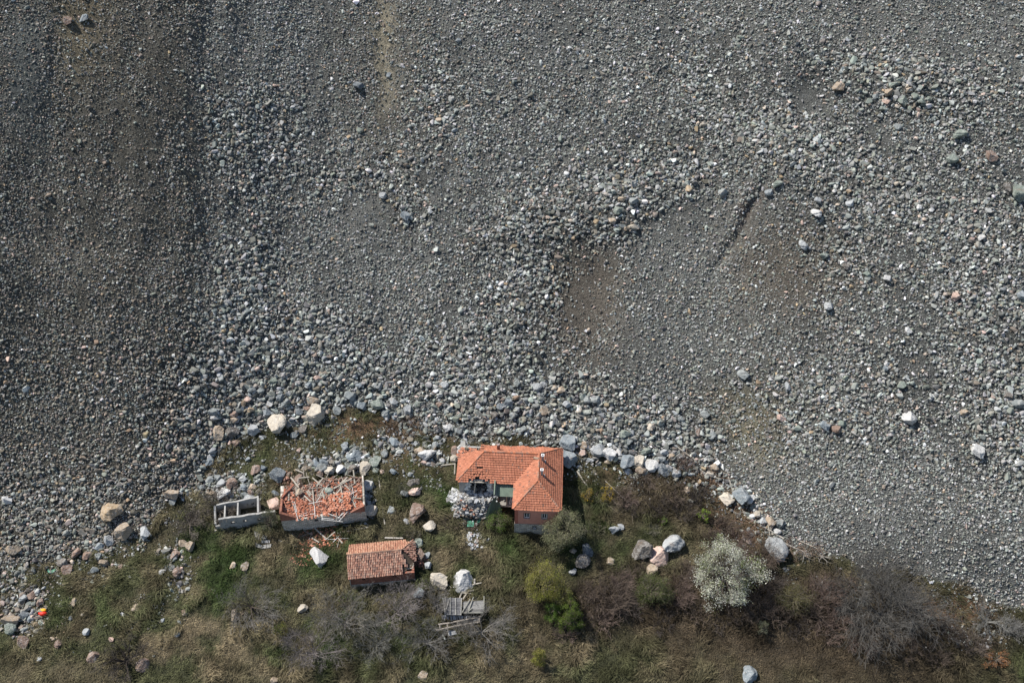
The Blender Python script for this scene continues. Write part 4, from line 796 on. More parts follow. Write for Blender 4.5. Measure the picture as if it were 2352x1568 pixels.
mb.build('stone_base', M['stonewall'], barn)
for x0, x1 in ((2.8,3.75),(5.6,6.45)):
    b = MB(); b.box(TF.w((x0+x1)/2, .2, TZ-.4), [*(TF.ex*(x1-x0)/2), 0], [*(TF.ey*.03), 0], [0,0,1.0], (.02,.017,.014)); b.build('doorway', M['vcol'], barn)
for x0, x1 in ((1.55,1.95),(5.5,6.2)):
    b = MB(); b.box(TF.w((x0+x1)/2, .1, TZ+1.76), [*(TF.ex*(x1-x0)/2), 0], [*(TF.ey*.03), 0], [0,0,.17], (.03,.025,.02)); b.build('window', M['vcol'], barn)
b = MB(); b.beam(TF.w(2.4,-.25,zst), TF.w(4.2,-.25,zst+.02), .14, .08, (.33,.29,.24)); b.beam(TF.w(-.05,-.2,TZ-.5), TF.w(-.05,-.2,te), .12, .12, (.35,.32,.27), up=(0,1,0)); b.build('lintel', M['wood'], barn)
# ================================================================== fallen plank shed
def cz4(x, y): return 947.5+x*.1465, 1263.3+y*.1465
sp0 = G(*cz4(770, 1010)); SZ = sp0[2]+1.0
shed = empty('fallen_shed', (sp0[0], sp0[1], sp0[2]), 'collapsed plank shed of silver-grey boards and battens', 'shed')
def sp(x, y, dz=0): return onz(*cz4(x, y), SZ+dz+(900-y)*.0012)
def panel(q, dz, n, vertical, name, col, batt=()):
    b = MB(); P = [sp(*p, dz) for p in q]
    for k in range(n):
        t0, t1 = (k+.04)/n, (k+.96)/n; z = random.uniform(-.02, .02)
        if vertical: c = [P[0]*(1-t0)+P[1]*t0, P[0]*(1-t1)+P[1]*t1, P[3]*(1-t1)+P[2]*t1, P[3]*(1-t0)+P[2]*t0]
        else: c = [P[0]*(1-t0)+P[3]*t0, P[1]*(1-t0)+P[2]*t0, P[1]*(1-t1)+P[2]*t1, P[0]*(1-t1)+P[3]*t1]
        e = random.uniform(-.05, .05); b.hexa([p+[0,0,z-.04] for p in c]+[p+[0,0,z] for p in c], jit(col, .25))
    b.add([p-[0,0,.05] for p in P], [(0,1,2,3)], (.05,.045,.04))
    o = b.build(name, M['wood'], shed); return o
GB = (.17,.165,.16)
pa = panel([(470,742),(772,742),(760,1012),(500,1008)], .45, 13, False, 'wall_panel', (.14,.138,.14)); pb = panel([(780,800),(1112,780),(1112,980),(795,985)], .3, 9, False, 'wall_panel', (.20,.195,.185))
b = MB()
for x0, y0, x1, y1 in ((475,745,500,940),(512,735,510,1000),(595,735,590,1010),(675,745,680,1012),(768,745,758,1015),(580,740,525,940)): b.beam(sp(x0,y0,.55), sp(x1,y1,.55), .1, .1, (.32,.31,.28))
b.build('battens', M['wood'], pa)
b = MB()
for x0, y0, x1, y1 in ((905,760,775,975),(955,730,870,965),(1120,715,1120,955),(800,980,1110,978),(870,960,935,900)): b.beam(sp(x0,y0,.45), sp(x1,y1,.45), .1, .1, (.27,.265,.23))
b.build('battens', M['wood'], pb)
b = MB()
for k in range(26):
    x = 440+k*24+random.uniform(-6, 6); y = 1010+k*1; L_ = random.uniform(50, 85); dx = random.uniform(0, 25)
    if random.random() < .15: continue
    b.beam(sp(x, y, -.1), sp(x+dx, y+L_, -.35), .17, .04, jit(random.choice(((.4,.4,.4),(.3,.3,.3),(.22,.21,.2))), .2))
b.build('loose_slats', M['wood'], shed); b = MB()
for k in range(10): b.beam(sp(560+k*11, 1255, -.6), sp(580+k*11+random.uniform(-5,5), 1340-k*3, -.75), .16, .04, jit((.38,.38,.38), .25))
b.build('loose_slats', M['wood'], shed); b = MB()
for k in range(14): b.beam(sp(700+k*25, 1130-k*5, -.4), sp(705+k*26, 1165-k*4, -.5), .15, .03, jit((.33,.28,.24), .3))
b.beam(sp(470,1320,-.7), sp(512,1400,-.75), .2, .04, (.42,.43,.38)); b.build('loose_slats', M['wood'], shed)
b = MB()
for x0, y0, x1, y1, w_ in ((400,1160,640,1130,.16),(640,1125,1070,1040,.18),(372,1250,700,1180,.16),(640,1192,1050,1120,.16),(430,1160,425,1240,.14),(705,1110,708,1170,.14),(1045,1050,1050,1125,.1),(545,1150,550,1280,.14)): b.beam(sp(x0,y0,-.15), sp(x1,y1,-.2), w_, w_, jit((.27,.235,.2), .1))
b.build('frame_beams', M['wood'], shed)
for x0, y0, x1, y1, k, lab in ((630,590,770,680,2,'white plank lying above the fallen shed'),(780,690,920,700,1,'grey plank across the top of the fallen shed'),(690,605,830,605,0,'lath above the fallen shed'),(730,790,780,670,1,'bent board at the top of the fallen shed'),(790,790,850,700,1,'short board leaning on the fallen shed'),
                              (935,565,1085,530,1,'board beside the great white boulder'),(975,470,970,550,3,'pale post beside the great white boulder'),(870,665,965,650,1,'brown plank at the upper edge of the fallen shed'),(640,640,560,560,0,'broken lath above left of the fallen shed')):
    timber(*cz4(x0, y0), *cz4(x1, y1), k, lab, None, raise_=.35)
# old board stack and crate below the roofless ruin
bs = G(*cz2(850, 1250)); pl = empty('board_stack', bs, 'grey heap of old laths below the roofless ruin', 'boards')
b = MB()
for k in range(9): a = G(*cz2(735+k*9, 1090)); c = G(*cz2(745+k*9, 1205)); b.beam(a+[0,0,.12], c+[0,0,.12], .07, .03, jit((.3,.29,.27), .2))
for k in range(6): a = G(*cz2(740+k*2, 1245+k*10)); c = G(*cz2(835, 1285+k*8)); b.beam(a+[0,0,.12], c+[0,0,.12], .08, .03, jit((.33,.32,.3), .2))
for k in range(6): a = G(*cz2(835, 1285+k*8)); c = G(*cz2(965-k*3, 1265+k*9)); b.beam(a+[0,0,.12], c+[0,0,.12], .08, .03, jit((.33,.32,.3), .2))
for k in range(9): a = G(*cz2(835+k*13, 1215)); c = G(*cz2(830+k*13, 1255)); b.beam(a+[0,0,.2], c+[0,0,.2], .09, .03, jit((.42,.42,.42), .2))
b.build('laths', M['wood'], pl)
fr_ = G(*cz2(868, 1180)); b = MB()
for x0, y0, x1, y1 in ((-.28,-.3,.28,-.3),(-.28,.3,.28,.3),(-.28,-.3,-.28,.3),(.28,-.3,.28,.3)): b.beam([x0,y0,.3],[x1,y1,.3+.0], .06, .06, (.45,.45,.43))
b.box([0,0,.27],[.25,0,0],[0,.27,0],[0,0,.01],(.16,.18,.19)); o = b.build('window_frame', M['wood'], base=fr_); tag(o, 'old window frame lying below the roofless ruin', 'window frame')
# tin sheets
def czh(x, y): return 1004.9+x*.20135, 976.2+y*.20135
for (q, m_, lab) in (([(338,1100),(415,1100),(415,1168),(338,1168)], 'tinbright', 'bright green corrugated sheet lying in the debris'), ([(288,1085),(345,1015),(388,1055),(350,1095)], 'tin', 'dull green corrugated sheet tilted above the bright one'), ([(450,1098),(494,1076),(490,1110),(452,1130)], 'tinbright', 'small folded piece of green tin right of the bright sheet')):
    P = [G(*czh(*p))+[0,0,.25] for p in q]; mid = sum(P)/4; b = MB(); P = [p-mid for p in P]; corrugated(b, P[3], P[2], P[0], P[1], 8, .03); o = b.build('tin_sheet', M[m_], base=mid); tag(o, lab, 'sheet metal')
q = onz(1455, 1266, G(1460, 1275)[2]+.5); rad = empty('metal_grille', q, 'ribbed grey metal grille leaning on the dark pitted boulder', 'grille')
b = MB()
for k in range(8): b.beam([-1.0+k*.26, -.7, 0], [-1.03+k*.26, .75, .5], .13, .08, (.5,.5,.48))
b.build('ribs', M['galv'], rad); b = MB(); b.beam([-1.05,-.55,-.02],[.9,-.55,-.02], .06,.06,(.3,.3,.3)); b.beam([-1.05,.6,.38],[.85,.6,.38], .06,.06,(.3,.3,.3)); b.build('crossbars', M['galv'], rad)
q = G(177, 1452) if False else G(177, 1452); q = G(175.5, 1451); q = G(176, 1450)
q = G(101, 1409); rd = empty('plastic_canister', q, 'crumpled red and yellow plastic object among grey rocks', 'plastic')
V_, F2 = rockvar(2, 911, 7, .12)
me = rawmesh('body', V_*[.62,.42,.35]+[0,-.1,.25], F2, None, M['red'], True); o = bpy.data.objects.new('body', me); C.objects.link(o); o.parent = rd
me = rawmesh('lid', V_*[.4,.25,.2]+[.05,.25,.5], F2, None, M['yellow'], True); o = bpy.data.objects.new('lid', me); C.objects.link(o); o.parent = rd
q = G(207.5, 1310); q = G(207, 1311)
b = MB(); q = G(207, 1310.5); q = G(390*.3043+89, 1310) if False else G(118.8, 1310.4)
n = 20
rim = [(.55*math.cos(t), .42*math.sin(t)) for t in [2*PI*i/n for i in range(n)]]
b.add([(x, y, .12) for x, y in rim]+[(x*.86, y*.86, .05) for x, y in rim]+[(x, y, .0) for x, y in rim], [(i, (i+1) % n, n+(i+1) % n, n+i) for i in range(n)]+[tuple(range(n, 2*n))]+[(2*n+i, 2*n+(i+1) % n, (i+1) % n, i) for i in range(n)])
o = b.build('plastic_basin', M['tinbright'], base=q+[0,0,.05]); tag(o, 'round green plastic lid lying on grass between the rocks', 'basin')
# ================================================================== vegetation
def seg_mesh(name, segs, cols, material, parent, n=3):
    A = np.array([s_[0] for s_ in segs]); Bq = np.array([s_[1] for s_ in segs]); r0 = np.array([s_[2] for s_ in segs]); r1 = np.array([s_[3] for s_ in segs])
    D = Bq-A; D /= np.linalg.norm(D, axis=1, keepdims=True)+1e-9; X_ = np.cross(D, [.13, .31, .9]); X_ /= np.linalg.norm(X_, axis=1, keepdims=True)+1e-9; Y_ = np.cross(D, X_)
    V = []
    for P, r in ((A, r0), (Bq, r1)):
        for i in range(n):
            t = 2*PI*i/n; V.append(P+r[:, None]*(math.cos(t)*X_+math.sin(t)*Y_))
    V = np.stack(V, 1).reshape(-1, 3); k = 2*n
    F = np.array([(i, (i+1) % n, n+(i+1) % n, n+i) for i in range(n)]); F = (F[None]+(np.arange(len(segs))*k)[:, None, None]).reshape(-1, 4)
    base = np.zeros(3)
    if parent is not None: base = np.array(parent.location)
    me = rawmesh(name, V-base, F, np.repeat(np.array(cols), k, 0), material); o = bpy.data.objects.new(name, me); C.objects.link(o)
    if parent is not None: o.parent = parent
    return o
def grow(segs, cols, p, d, L, r, lev, maxlev, col, droop=0., spread=.7, kids=(5, 5, 4, 3), wig=.18, tips=None, nseg=4, minr=.016):
    d = np.array(d, float); d /= np.linalg.norm(d); st = L/nseg; c = jit(col, .18)
    for i in range(nseg):
        nd = d+np.array([random.gauss(0, wig), random.gauss(0, wig), random.gauss(0, wig)-droop]); nd /= np.linalg.norm(nd); q = p+nd*st
        ra = max(minr, r*(1-.75*i/nseg)); rb_ = max(minr, r*(1-.75*(i+1)/nseg)); segs.append((p, q, ra, rb_)); cols.append(c)
        if lev < maxlev:
            nk = kids[min(lev, len(kids)-1)]/nseg*(1.5 if i > 0 else .5); nk = int(nk)+(random.random() < nk % 1)
            for _ in range(nk):
                s_ = np.array([random.gauss(0, 1) for _ in range(3)]); s_ -= nd*(s_@nd); s_ /= np.linalg.norm(s_)+1e-9
                kd = nd*(1-.3*spread)+s_*spread; t = random.random(); grow(segs, cols, p+(q-p)*t, kd, L*random.uniform(.42, .68), max(minr, ra*.5), lev+1, maxlev, col, droop, spread, kids, wig, tips, nseg=3 if lev > 0 else nseg, minr=minr)
        elif tips is not None: tips.append(q)
        p, d = q, nd
    if tips is not None: tips.append(p)
def leaf_mesh(name, P, size, cols, parent, asp=.6, flower=False):
    n = len(P); P = np.asarray(P); a = rng.normal(size=(n, 3)); a /= np.linalg.norm(a, axis=1, keepdims=True); b_ = rng.normal(size=(n, 3)); b_ = np.cross(a, b_); b_ /= np.linalg.norm(b_, axis=1, keepdims=True)
    s_ = (size*rng.uniform(.6, 1.3, n))[:, None]/2; a, b_ = a*s_, b_*s_*asp
    V = np.stack([P-a, P+b_, P+a, P-b_], 1).reshape(-1, 3); F = np.arange(4*n).reshape(-1, 4)
    me = rawmesh(name, V-np.array(parent.location), F, np.repeat(cols, 4, 0), M['leaf']); o = bpy.data.objects.new(name, me); C.objects.link(o); o.parent = parent; return o
def crownbase(u, v, hc):
    q = G(u, v+hc*10.2); return q
def tree_leafy(name, u, v, ru, rv, hc, pal, label, cat, n=3500, size=.16, bark=(.12,.10,.08), group=None, clumps=60, gap=.35, lean=0, twigs=True):
    q = crownbase(u, v, hc); t = empty(name, q, label, cat, group); rx = ru/16.3; rz = max(.6, min(hc*.95, math.sqrt(max(.3, (rv/16.3)**2-(rx*.7)**2))/.66)); ctr = q+np.array([0, 0, hc])
    segs, cs = [], []; trunk, tc = [], []
    top = ctr-[0, 0, rz*.35]; p = q-[0,0,.4]
    for i in range(3): 
        e = q+(top-q)*(i+1)/3+[random.gauss(0,.08), random.gauss(0,.08), 0]; trunk.append((p, e, .14*rx/2.5*(1-.2*i)+.04, .14*rx/2.5*(.8-.2*i)+.04)); tc.append(bark); p = e
    cl = []
    for k in range(clumps):
        s_ = np.array([random.gauss(0, 1) for _ in range(3)]); s_ /= np.linalg.norm(s_); rr = random.uniform(.45, 1)**.6*random.uniform(.85, 1.08)*(.62+.75*float(vn(np.array([s_[0]*1.6+u]), np.array([s_[1]*1.6+s_[2]*1.3+v]), 5)[0]))
        c = ctr+s_*rr*[rx, rx*.95, rz]
        if c[2] < q[2]+.3: continue
        cl.append(c); m = top+(c-top)*.5+[random.gauss(0,.2), random.gauss(0,.2), .1]; segs += [(top, m, .06, .035), (m, c, .035, .015)]; cs += [bark, bark]
        for _ in range(5): e = c+np.array([random.gauss(0, .35) for _ in range(3)])*rx/2.5; segs.append((c, e, .02, .012)); cs.append(bark)
    seg_mesh('trunk', trunk, tc, M['bark'], t, 6); seg_mesh('branches', segs, cs, M['bark'], t)
    cl = np.array(cl); k = rng.integers(0, len(cl), n); sg = gap*rx/2.2*rng.uniform(.7, 1.3, len(cl)); P = cl[k]+rng.normal(size=(n, 3))*sg[k][:, None]
    tone = rng.uniform(.7, 1.3, len(cl)); pk = rng.integers(0, len(pal), len(cl)); alt = rng.integers(0, len(pal), n); use = np.where(rng.uniform(size=n) < .7, pk[k], alt)
    col = np.array(pal)[use]*tone[k][:, None]*rng.uniform(.8, 1.2, (n, 1))*1.5
    leaf_mesh('crown', P, size, col, t); return t
def tree_bare(name, u, v, ru, hc, label, col=(.20,.185,.17), cat='tree', group=None, limbs=7, lev=3, kids=(6,6,4), spread=.75, dirv=None, trunk_h=.8, trunk_r=.16, r=.075, wig=.16, flat=.55, elong=1., minr=.011, dark=None):
    col = tuple(c_*.8 for c_ in col); kids = tuple(max(2, k_-1) for k_ in kids)
    q = crownbase(u, v, hc*.5); t = empty(name, q, label, cat, group); R_ = ru/16.3
    tip = q+np.array([(dirv[0] if dirv else 0), (dirv[1] if dirv else 0), trunk_h]); seg_mesh('trunk', [(q-[0,0,.4], tip, trunk_r, trunk_r*.7)], [dark or col], M['bark'], t, 6)
    segs, cs = [], []
    for i in range(limbs):
        a = 2*PI*i/limbs+random.uniform(-.4, .4); el = random.uniform(.25, 1.1)*flat*1.6
        d = np.array([math.cos(a), math.sin(a)*elong, el]); grow(segs, cs, tip, d, R_*random.uniform(.8, 1.1), r, 0, lev, dark or col, 0, spread, kids, wig, None, minr=minr)
    if dark: cs = [c if s_[2] > .03 else jit(col, .2) for c, s_ in zip(cs, segs)]
    seg_mesh('branches', segs, cs, M['bark'], t); return t
def shrub(name, u, v, ru, h, label, col, group=None, stems=70, leaves=0, pal=None, cat='shrub', lsize=.1, spread=.5, r=.02, lev=1, up=1.2):
    q = crownbase(u, v, h*.5); t = empty(name, q, label, cat, group); R_ = ru/16.3; segs, cs, tips = [], [], []
    for i in range(stems):
        a = random.uniform(0, 2*PI); rr = R_*math.sqrt(random.random())*.55; p = q+np.array([rr*math.cos(a), rr*math.sin(a), -.2])
        b_ = a+random.gauss(0, .8); d = np.array([math.cos(b_)*rr/R_*1.7, math.sin(b_)*rr/R_*1.7, up]); L = h*random.uniform(.6, 1.1)
        grow(segs, cs, p, d, L, r, 0, lev, col, 0, spread, (7, 4), .16, tips, minr=.012)
    seg_mesh('stems', segs, cs, M['bark'], t)
    if leaves:
        tp_ = np.array(tips); k = rng.integers(0, len(tp_), leaves); P = tp_[k]+rng.normal(size=(leaves, 3))*.16; col_ = np.array(pal)[rng.integers(0, len(pal), leaves)]*rng.uniform(.6, 1.35, (leaves, 1))*1.4; leaf_mesh('leaves', P, lsize, col_, t)
    return t
YG = [(.17,.17,.035),(.14,.15,.03),(.20,.18,.055)]; BG = [(.085,.12,.022),(.11,.145,.028),(.06,.085,.02)]; OLV = [(.13,.135,.075),(.17,.17,.10),(.10,.105,.055),(.20,.19,.12)]
BLS = [(.44,.44,.37),(.48,.47,.42),(.34,.36,.24),(.15,.18,.07),(.40,.40,.32)]
tree_leafy('olive_tree', 1289, 1220, 40, 52, 3.2, [tuple(c*1.15 for c in o_) for o_ in OLV], 'greyish olive-green tree covering the right corner of the orange-roofed house', 'tree', 15000, .13, clumps=90, gap=.3)
tree_leafy('green_bush', 1141, 1197, 27, 30, 1.3, [(.085,.13,.03),(.11,.15,.04),(.06,.09,.025)], 'fresh green bush between the hanging tin and the house wall', 'bush', 4200, .11, clumps=50, gap=.32)
tree_leafy('willow_tree', 1243, 1340, 43, 55, 2.9, YG+[(.19,.17,.07)], 'fluffy yellow-green tree below the house', 'tree', 17000, .12, clumps=110, gap=.26)
tree_leafy('willow_tree', 1290, 1368, 24, 26, 2.2, [(.15,.15,.045),(.18,.17,.07),(.11,.12,.035)], 'yellowish small tree just below right of the fluffy yellow-green tree', 'tree', 5200, .12, clumps=40, gap=.28)
tree_leafy('green_tree', 1308, 1418, 28, 36, 2.3, BG, 'bright green bushy tree below the yellowish small tree', 'tree', 8000, .12, clumps=60, gap=.28)
tree_leafy('green_tree', 1268, 1405, 16, 28, 1.8, [(.07,.12,.02),(.09,.13,.03),(.05,.08,.02)], 'narrow dark green bush left of the bright green bushy tree', 'bush', 4200, .11, clumps=26)
tree_leafy('young_tree', 1239, 1507, 16, 28, 1.7, YG, 'slim yellow-green bush standing alone in dry grass near the bottom edge', 'bush', 3600, .11, clumps=26)
tree_leafy('blossom_tree', 1658, 1312, 78, 84, 4.6, BLS, 'large tree covered in white blossom', 'tree', 14000, .17, (.09,.075,.065), clumps=150, gap=.17)
tree_leafy('green_shrub', 1492, 1352, 35, 38, 1.9, [(.085,.105,.035),(.11,.125,.05),(.075,.08,.035)], 'hazy mid-green shrub between brown thickets', 'shrub', 10000, .10, clumps=80, gap=.4)
tree_leafy('green_shrub', 1736, 1308, 17, 17, 1.6, BG, 'bright green leafy sapling right beside the white blossom tree', 'shrub', 900, .13, clumps=24, gap=.25)
tree_leafy('green_shrub', 1612, 1184, 16, 14, 1.1, [(.14,.20,.03),(.17,.23,.04)], 'vivid lime-green shrub above the white blossom tree', 'shrub', 800, .13, clumps=20, gap=.25)
tree_leafy('green_shrub', 1521, 1195, 11, 9, .7, [(.12,.18,.03),(.09,.13,.03)], 'small lime shrub in the grass above the great pale blue boulder', 'shrub', 420, .12, clumps=14, gap=.25)
tree_leafy('forsythia', 1350, 1135, 17, 18, 1.1, [(.34,.24,.03),(.24,.18,.04),(.16,.13,.05)], 'yellow flowering shrub right of the house shadow', 'shrub', 1100, .1, clumps=26, gap=.3)
tree_leafy('forsythia', 1393, 1130, 18, 13, 1.0, [(.46,.33,.03),(.36,.25,.03)], 'bright golden flowering shrub right of the duller yellow one', 'shrub', 650, .11, clumps=16, gap=.3)
tree_leafy('pale_shrub', 1748, 1441, 13, 20, 1.2, [(.20,.20,.13),(.15,.16,.09)], 'pale grey-green shrub below right of the white blossom tree', 'shrub', 1000, .1, clumps=20)
tree_leafy('olive_shrub', 1822, 1372, 38, 33, 1.7, [(.12,.11,.05),(.09,.09,.04),(.15,.13,.07)], 'olive-brown leafy shrub left of the big bare grey tree', 'shrub', 8000, .1, clumps=60, gap=.38)
tree_leafy('green_bush', 646, 1446, 18, 18, 1.1, BG+YG, 'small vivid green bush in the bare thicket at lower left', 'bush', 1500, .1, clumps=26)
tree_leafy('ivy_tree', 622, 1198, 25, 26, 1.6, [(.10,.11,.065),(.13,.14,.085),(.075,.085,.045)], 'dull green tree between the roofless shed and the collapsed ruin', 'tree', 3400, .1, clumps=46, gap=.35)
tree_leafy('green_bush', 800, 1392, 34, 16, .6, [(.075,.12,.025),(.05,.085,.02)], 'low dark green bramble under bare branches below the small barn', 'bush', 1800, .1, clumps=30, gap=.4)
tree_leafy('orange_leaved_branch', 2285, 1512, 26, 26, .7, [(.24,.11,.045),(.17,.08,.04),(.28,.15,.07)], 'branch of withered rust-orange leaves at lower right', 'branch', 1100, .15, clumps=26, gap=.25)
BRN = (.13,.10,.08); PNK = (.17,.125,.105); GRY = (.19,.18,.17); DRK = (.075,.062,.055)
SH = [(1398,1362,52,2.9,BRN,'large rounded brown thicket left of the hazy green shrub',120),(1557,1362,36,2.3,PNK,'pinkish brown bare shrub left of the white blossom tree',90),(1752,1270,32,2.4,BRN,'dense brown bare shrub right of the blossom crown',95),
      (1770,1335,34,2.0,DRK,'very dark twiggy shrub below right of the blossom tree',80),(1884,1362,40,2.4,PNK,'reddish brown twiggy shrub beside the olive-brown one',95),(1478,1100,40,1.3,BRN,'low brown thicket below the white pocked boulder',70),
      (1545,1130,45,1.5,BRN,'tangled brown thicket left of the pink-white boulder',80),(1608,1140,36,1.4,DRK,'dark thicket just left of the pink-white boulder',70),(1435,1140,30,1.2,PNK,'thin grey-brown shrub right of the golden one',55),
      (1655,1200,36,1.4,BRN,'brown brushwood above the white blossom tree',70),(1700,1225,30,1.3,PNK,'brushwood right above the blossom crown',60),(1568,1062,20,1.3,PNK,'upright dry brush at the edge of the boulder belt',50),
      (1478,1310,28,1.2,BRN,'low brown shrub below the dark pitted boulder',45),(1430,1330,30,1.8,PNK,'light brown shrub on the right side of the large thicket',55),(945,962,22,1.0,(.22,.16,.11),'dry brown brush on the earth bank above the cream boulder',45),
      (905,975,24,.9,(.18,.13,.09),'dry brown brush in the middle of the earth bank',45),(820,975,22,.8,(.17,.12,.085),'dry brush at the left end of the earth bank',40),(925,1128,18,1.1,(.16,.15,.11),'bare grey-green bush beside the strip of rubble',40),
      (945,1225,26,.9,(.16,.14,.11),'dry bush below the reddish two-tone boulder',45),(1035,1195,32,.9,BRN,'brown bushes left of the green tin sheets',60),(1080,1200,26,.8,PNK,'brown brush around the green tin sheets',45),(450,1190,26,1.2,(.17,.14,.115),'dry twiggy shrub left of the roofless shed',50),
      (1925,1340,34,1.6,PNK,'brown shrub at the upper left of the big bare grey tree',70),(2180,1440,34,1.5,DRK,'dark shrub right of the big bare grey tree',60),(2230,1475,36,1.6,(.15,.12,.10),'drooping brown shrub above the withered orange branch',60),(2325,1440,30,1.5,GRY,'grey bare shrub at the right edge',55),
      (1345,1420,26,1.2,DRK,'dark bare shrub right of the bright green bushy tree',45),(1520,1420,40,1.2,DRK,'dark low thicket below the hazy green shrub',60),(1640,1420,44,1.2,DRK,'dark undergrowth beneath the white blossom tree',60),(1830,1440,40,1.2,DRK,'dark undergrowth below the olive-brown shrub',55),
      (1500,1215,20,.8,(.17,.16,.12),'sparse grey twigs above the great pale blue boulder',30),(1370,1215,26,.9,(.14,.13,.09),'grey-green scrub right of the house shadow',45)]
UG = [(1300,1450,30,1.0),(1385,1410,40,1.3),(1440,1385,34,1.6),(1600,1400,36,1.2),(1690,1395,40,1.3),(1740,1390,36,1.5),(1790,1400,36,1.4),(1860,1400,36,1.4),(1925,1410,36,1.3),(1900,1450,40,1.1),(1980,1475,46,1.0),(2080,1480,46,1.0),(2150,1500,40,1.0),(1570,1310,26,1.2),(1345,1355,22,1.3),(1700,1270,24,1.4),(1450,1165,30,1.0),(1510,1160,34,1.1),(1570,1170,30,1.1),(1640,1235,22,1.2)]
for i_, (u, v, ru, h) in enumerate(UG):
    ls = sorted((math.hypot(u-l[0], v-l[1]), l) for l in LMs+[(s_[0], s_[1], s_[5].split(' left')[0].split(' right')[0], 0) for s_ in SH[:6]] if math.hypot(u-l[0], v-l[1]) > 18); l = ls[0][1]
    shrub('bare_shrub', u, v, ru, h*1.25, ' '.join(('low dark bramble thicket %s the %s' % (dirword(u-l[0], v-l[1]), l[2])).split()[:16]), random.choice((BRN, DRK, PNK)), 'low bramble thickets', 65, r=.018, lev=1)
for u, v, ru, h, c, lab, ns in SH: shrub('bare_shrub', u, v, ru, h, lab, c, 'bare brown shrubs', ns, r=.022, lev=1)
tree_bare('bare_tree', 2020, 1392, 100, 5.2, 'biggest bare grey tree at the foot of the scree, lower right', (.115,.108,.098), limbs=15, kids=(8,7,5), r=.085, minr=.014, flat=.7, group='bare trees')
tree_bare('bare_tree', 1985, 1300, 42, 3.0, 'thin bare grey tree rising behind the biggest one', (.15,.145,.135), limbs=6, kids=(5,5,3), r=.045, minr=.012, group='bare trees')
tree_bare('bare_tree', 600, 1405, 52, 3.2, 'bare tree with dark slanting trunk at lower left', (.20,.185,.165), limbs=8, dirv=(-1.2,.8), trunk_h=1.6, group='bare trees', dark=(.07,.055,.045))
tree_bare('bare_tree', 722, 1492, 62, 2.8, 'spreading bare tree near the bottom edge, left of the fallen shed', (.20,.175,.165), limbs=9, group='bare trees')
tree_bare('bare_tree', 795, 1420, 60, 3.0, 'bare pale-branched tree below the small barn', (.22,.205,.18), limbs=9, kids=(6,6,4), group='bare trees', dark=(.14,.125,.11))
tree_bare('bare_tree', 915, 1395, 52, 3.4, 'bare tree in front of the right end of the small barn', (.25,.22,.205), limbs=10, flat=.9, group='bare trees')
tree_bare('bare_tree', 1003, 1385, 34, 3.0, 'slender bare tree at the upper left of the fallen shed', (.20,.185,.17), limbs=6, flat=1.0, group='bare trees')
tree_bare('bare_tree', 1106, 1448, 52, 2.4, 'bare tree at the lower right of the fallen shed', (.21,.195,.175), limbs=9, group='bare trees')
tree_bare('bare_tree', 983, 1472, 48, 2.2, 'bare tree directly below the fallen shed', (.18,.17,.155), limbs=8, group='bare trees')
tree_bare('bare_tree', 870, 1478, 46, 2.0, 'low bare grey tree between the spreading one and the shed', (.17,.165,.145), limbs=7, group='bare trees')
tree_bare('bare_tree', 292, 1512, 48, 2.6, 'dark gnarled bare tree in the lower left corner', (.10,.085,.075), limbs=7, r=.14, group='bare trees', dark=(.03,.024,.02), trunk_r=.25, kids=(5,5,4))
tree_bare('bare_tree', 445, 1208, 36, 2.2, 'bare tree leaning over the left end of the roofless shed', (.17,.145,.12), limbs=6, dirv=(-.5,.6), group='bare trees')
tree_bare('bare_tree', 505, 1165, 40, 1.6, 'bare tangled tree growing in the roofless shed', (.16,.135,.11), limbs=8, group='bare trees', trunk_h=.5, kids=(7,6,4))
tree_bare('bare_tree', 2262, 1425, 40, 2.0, 'bare grey tree bent over at the right edge of the meadow', (.19,.185,.17), limbs=7, group='bare trees')
tree_bare('uprooted_tree', 1846, 1270, 22, 1.6, 'grey uprooted root fan at the foot of the scree, left one', (.24,.22,.19), 'uprooted tree', None, 7, 1, (4,3), flat=.2, r=.09, trunk_h=.3, elong=1.)
tree_bare('uprooted_tree', 1885, 1272, 26, 1.6, 'grey uprooted root fan at the foot of the scree, right one', (.23,.21,.185), 'uprooted tree', None, 9, 1, (4,3), flat=.2, r=.09, trunk_h=.3)
for (a, lab) in (((1745,1205,1800,1238,3),'grey trunk slanting over rocks right of the blossom tree'),((1800,1248,1862,1275,3),'long pale trunk below the rocks at the scree foot'),((1672,1095,1690,1150,1),'brown branch across the pink-white boulder'),((1760,1190,1768,1230,1),'short upright branch between rocks at the scree foot'),((1600,1078,1650,1100,1),'broken trunk among the rocks above the pink-white boulder'),((1545,1020,1600,1060,1),'thin slanting pole at the upper edge of the dry brush'),((1830,1240,1880,1262,1),'broken branch above the root fans'),((1390,1105,1470,1180,0),'fallen twig-like trunk in the scrub right of the house')): timber(*a, lab, None)
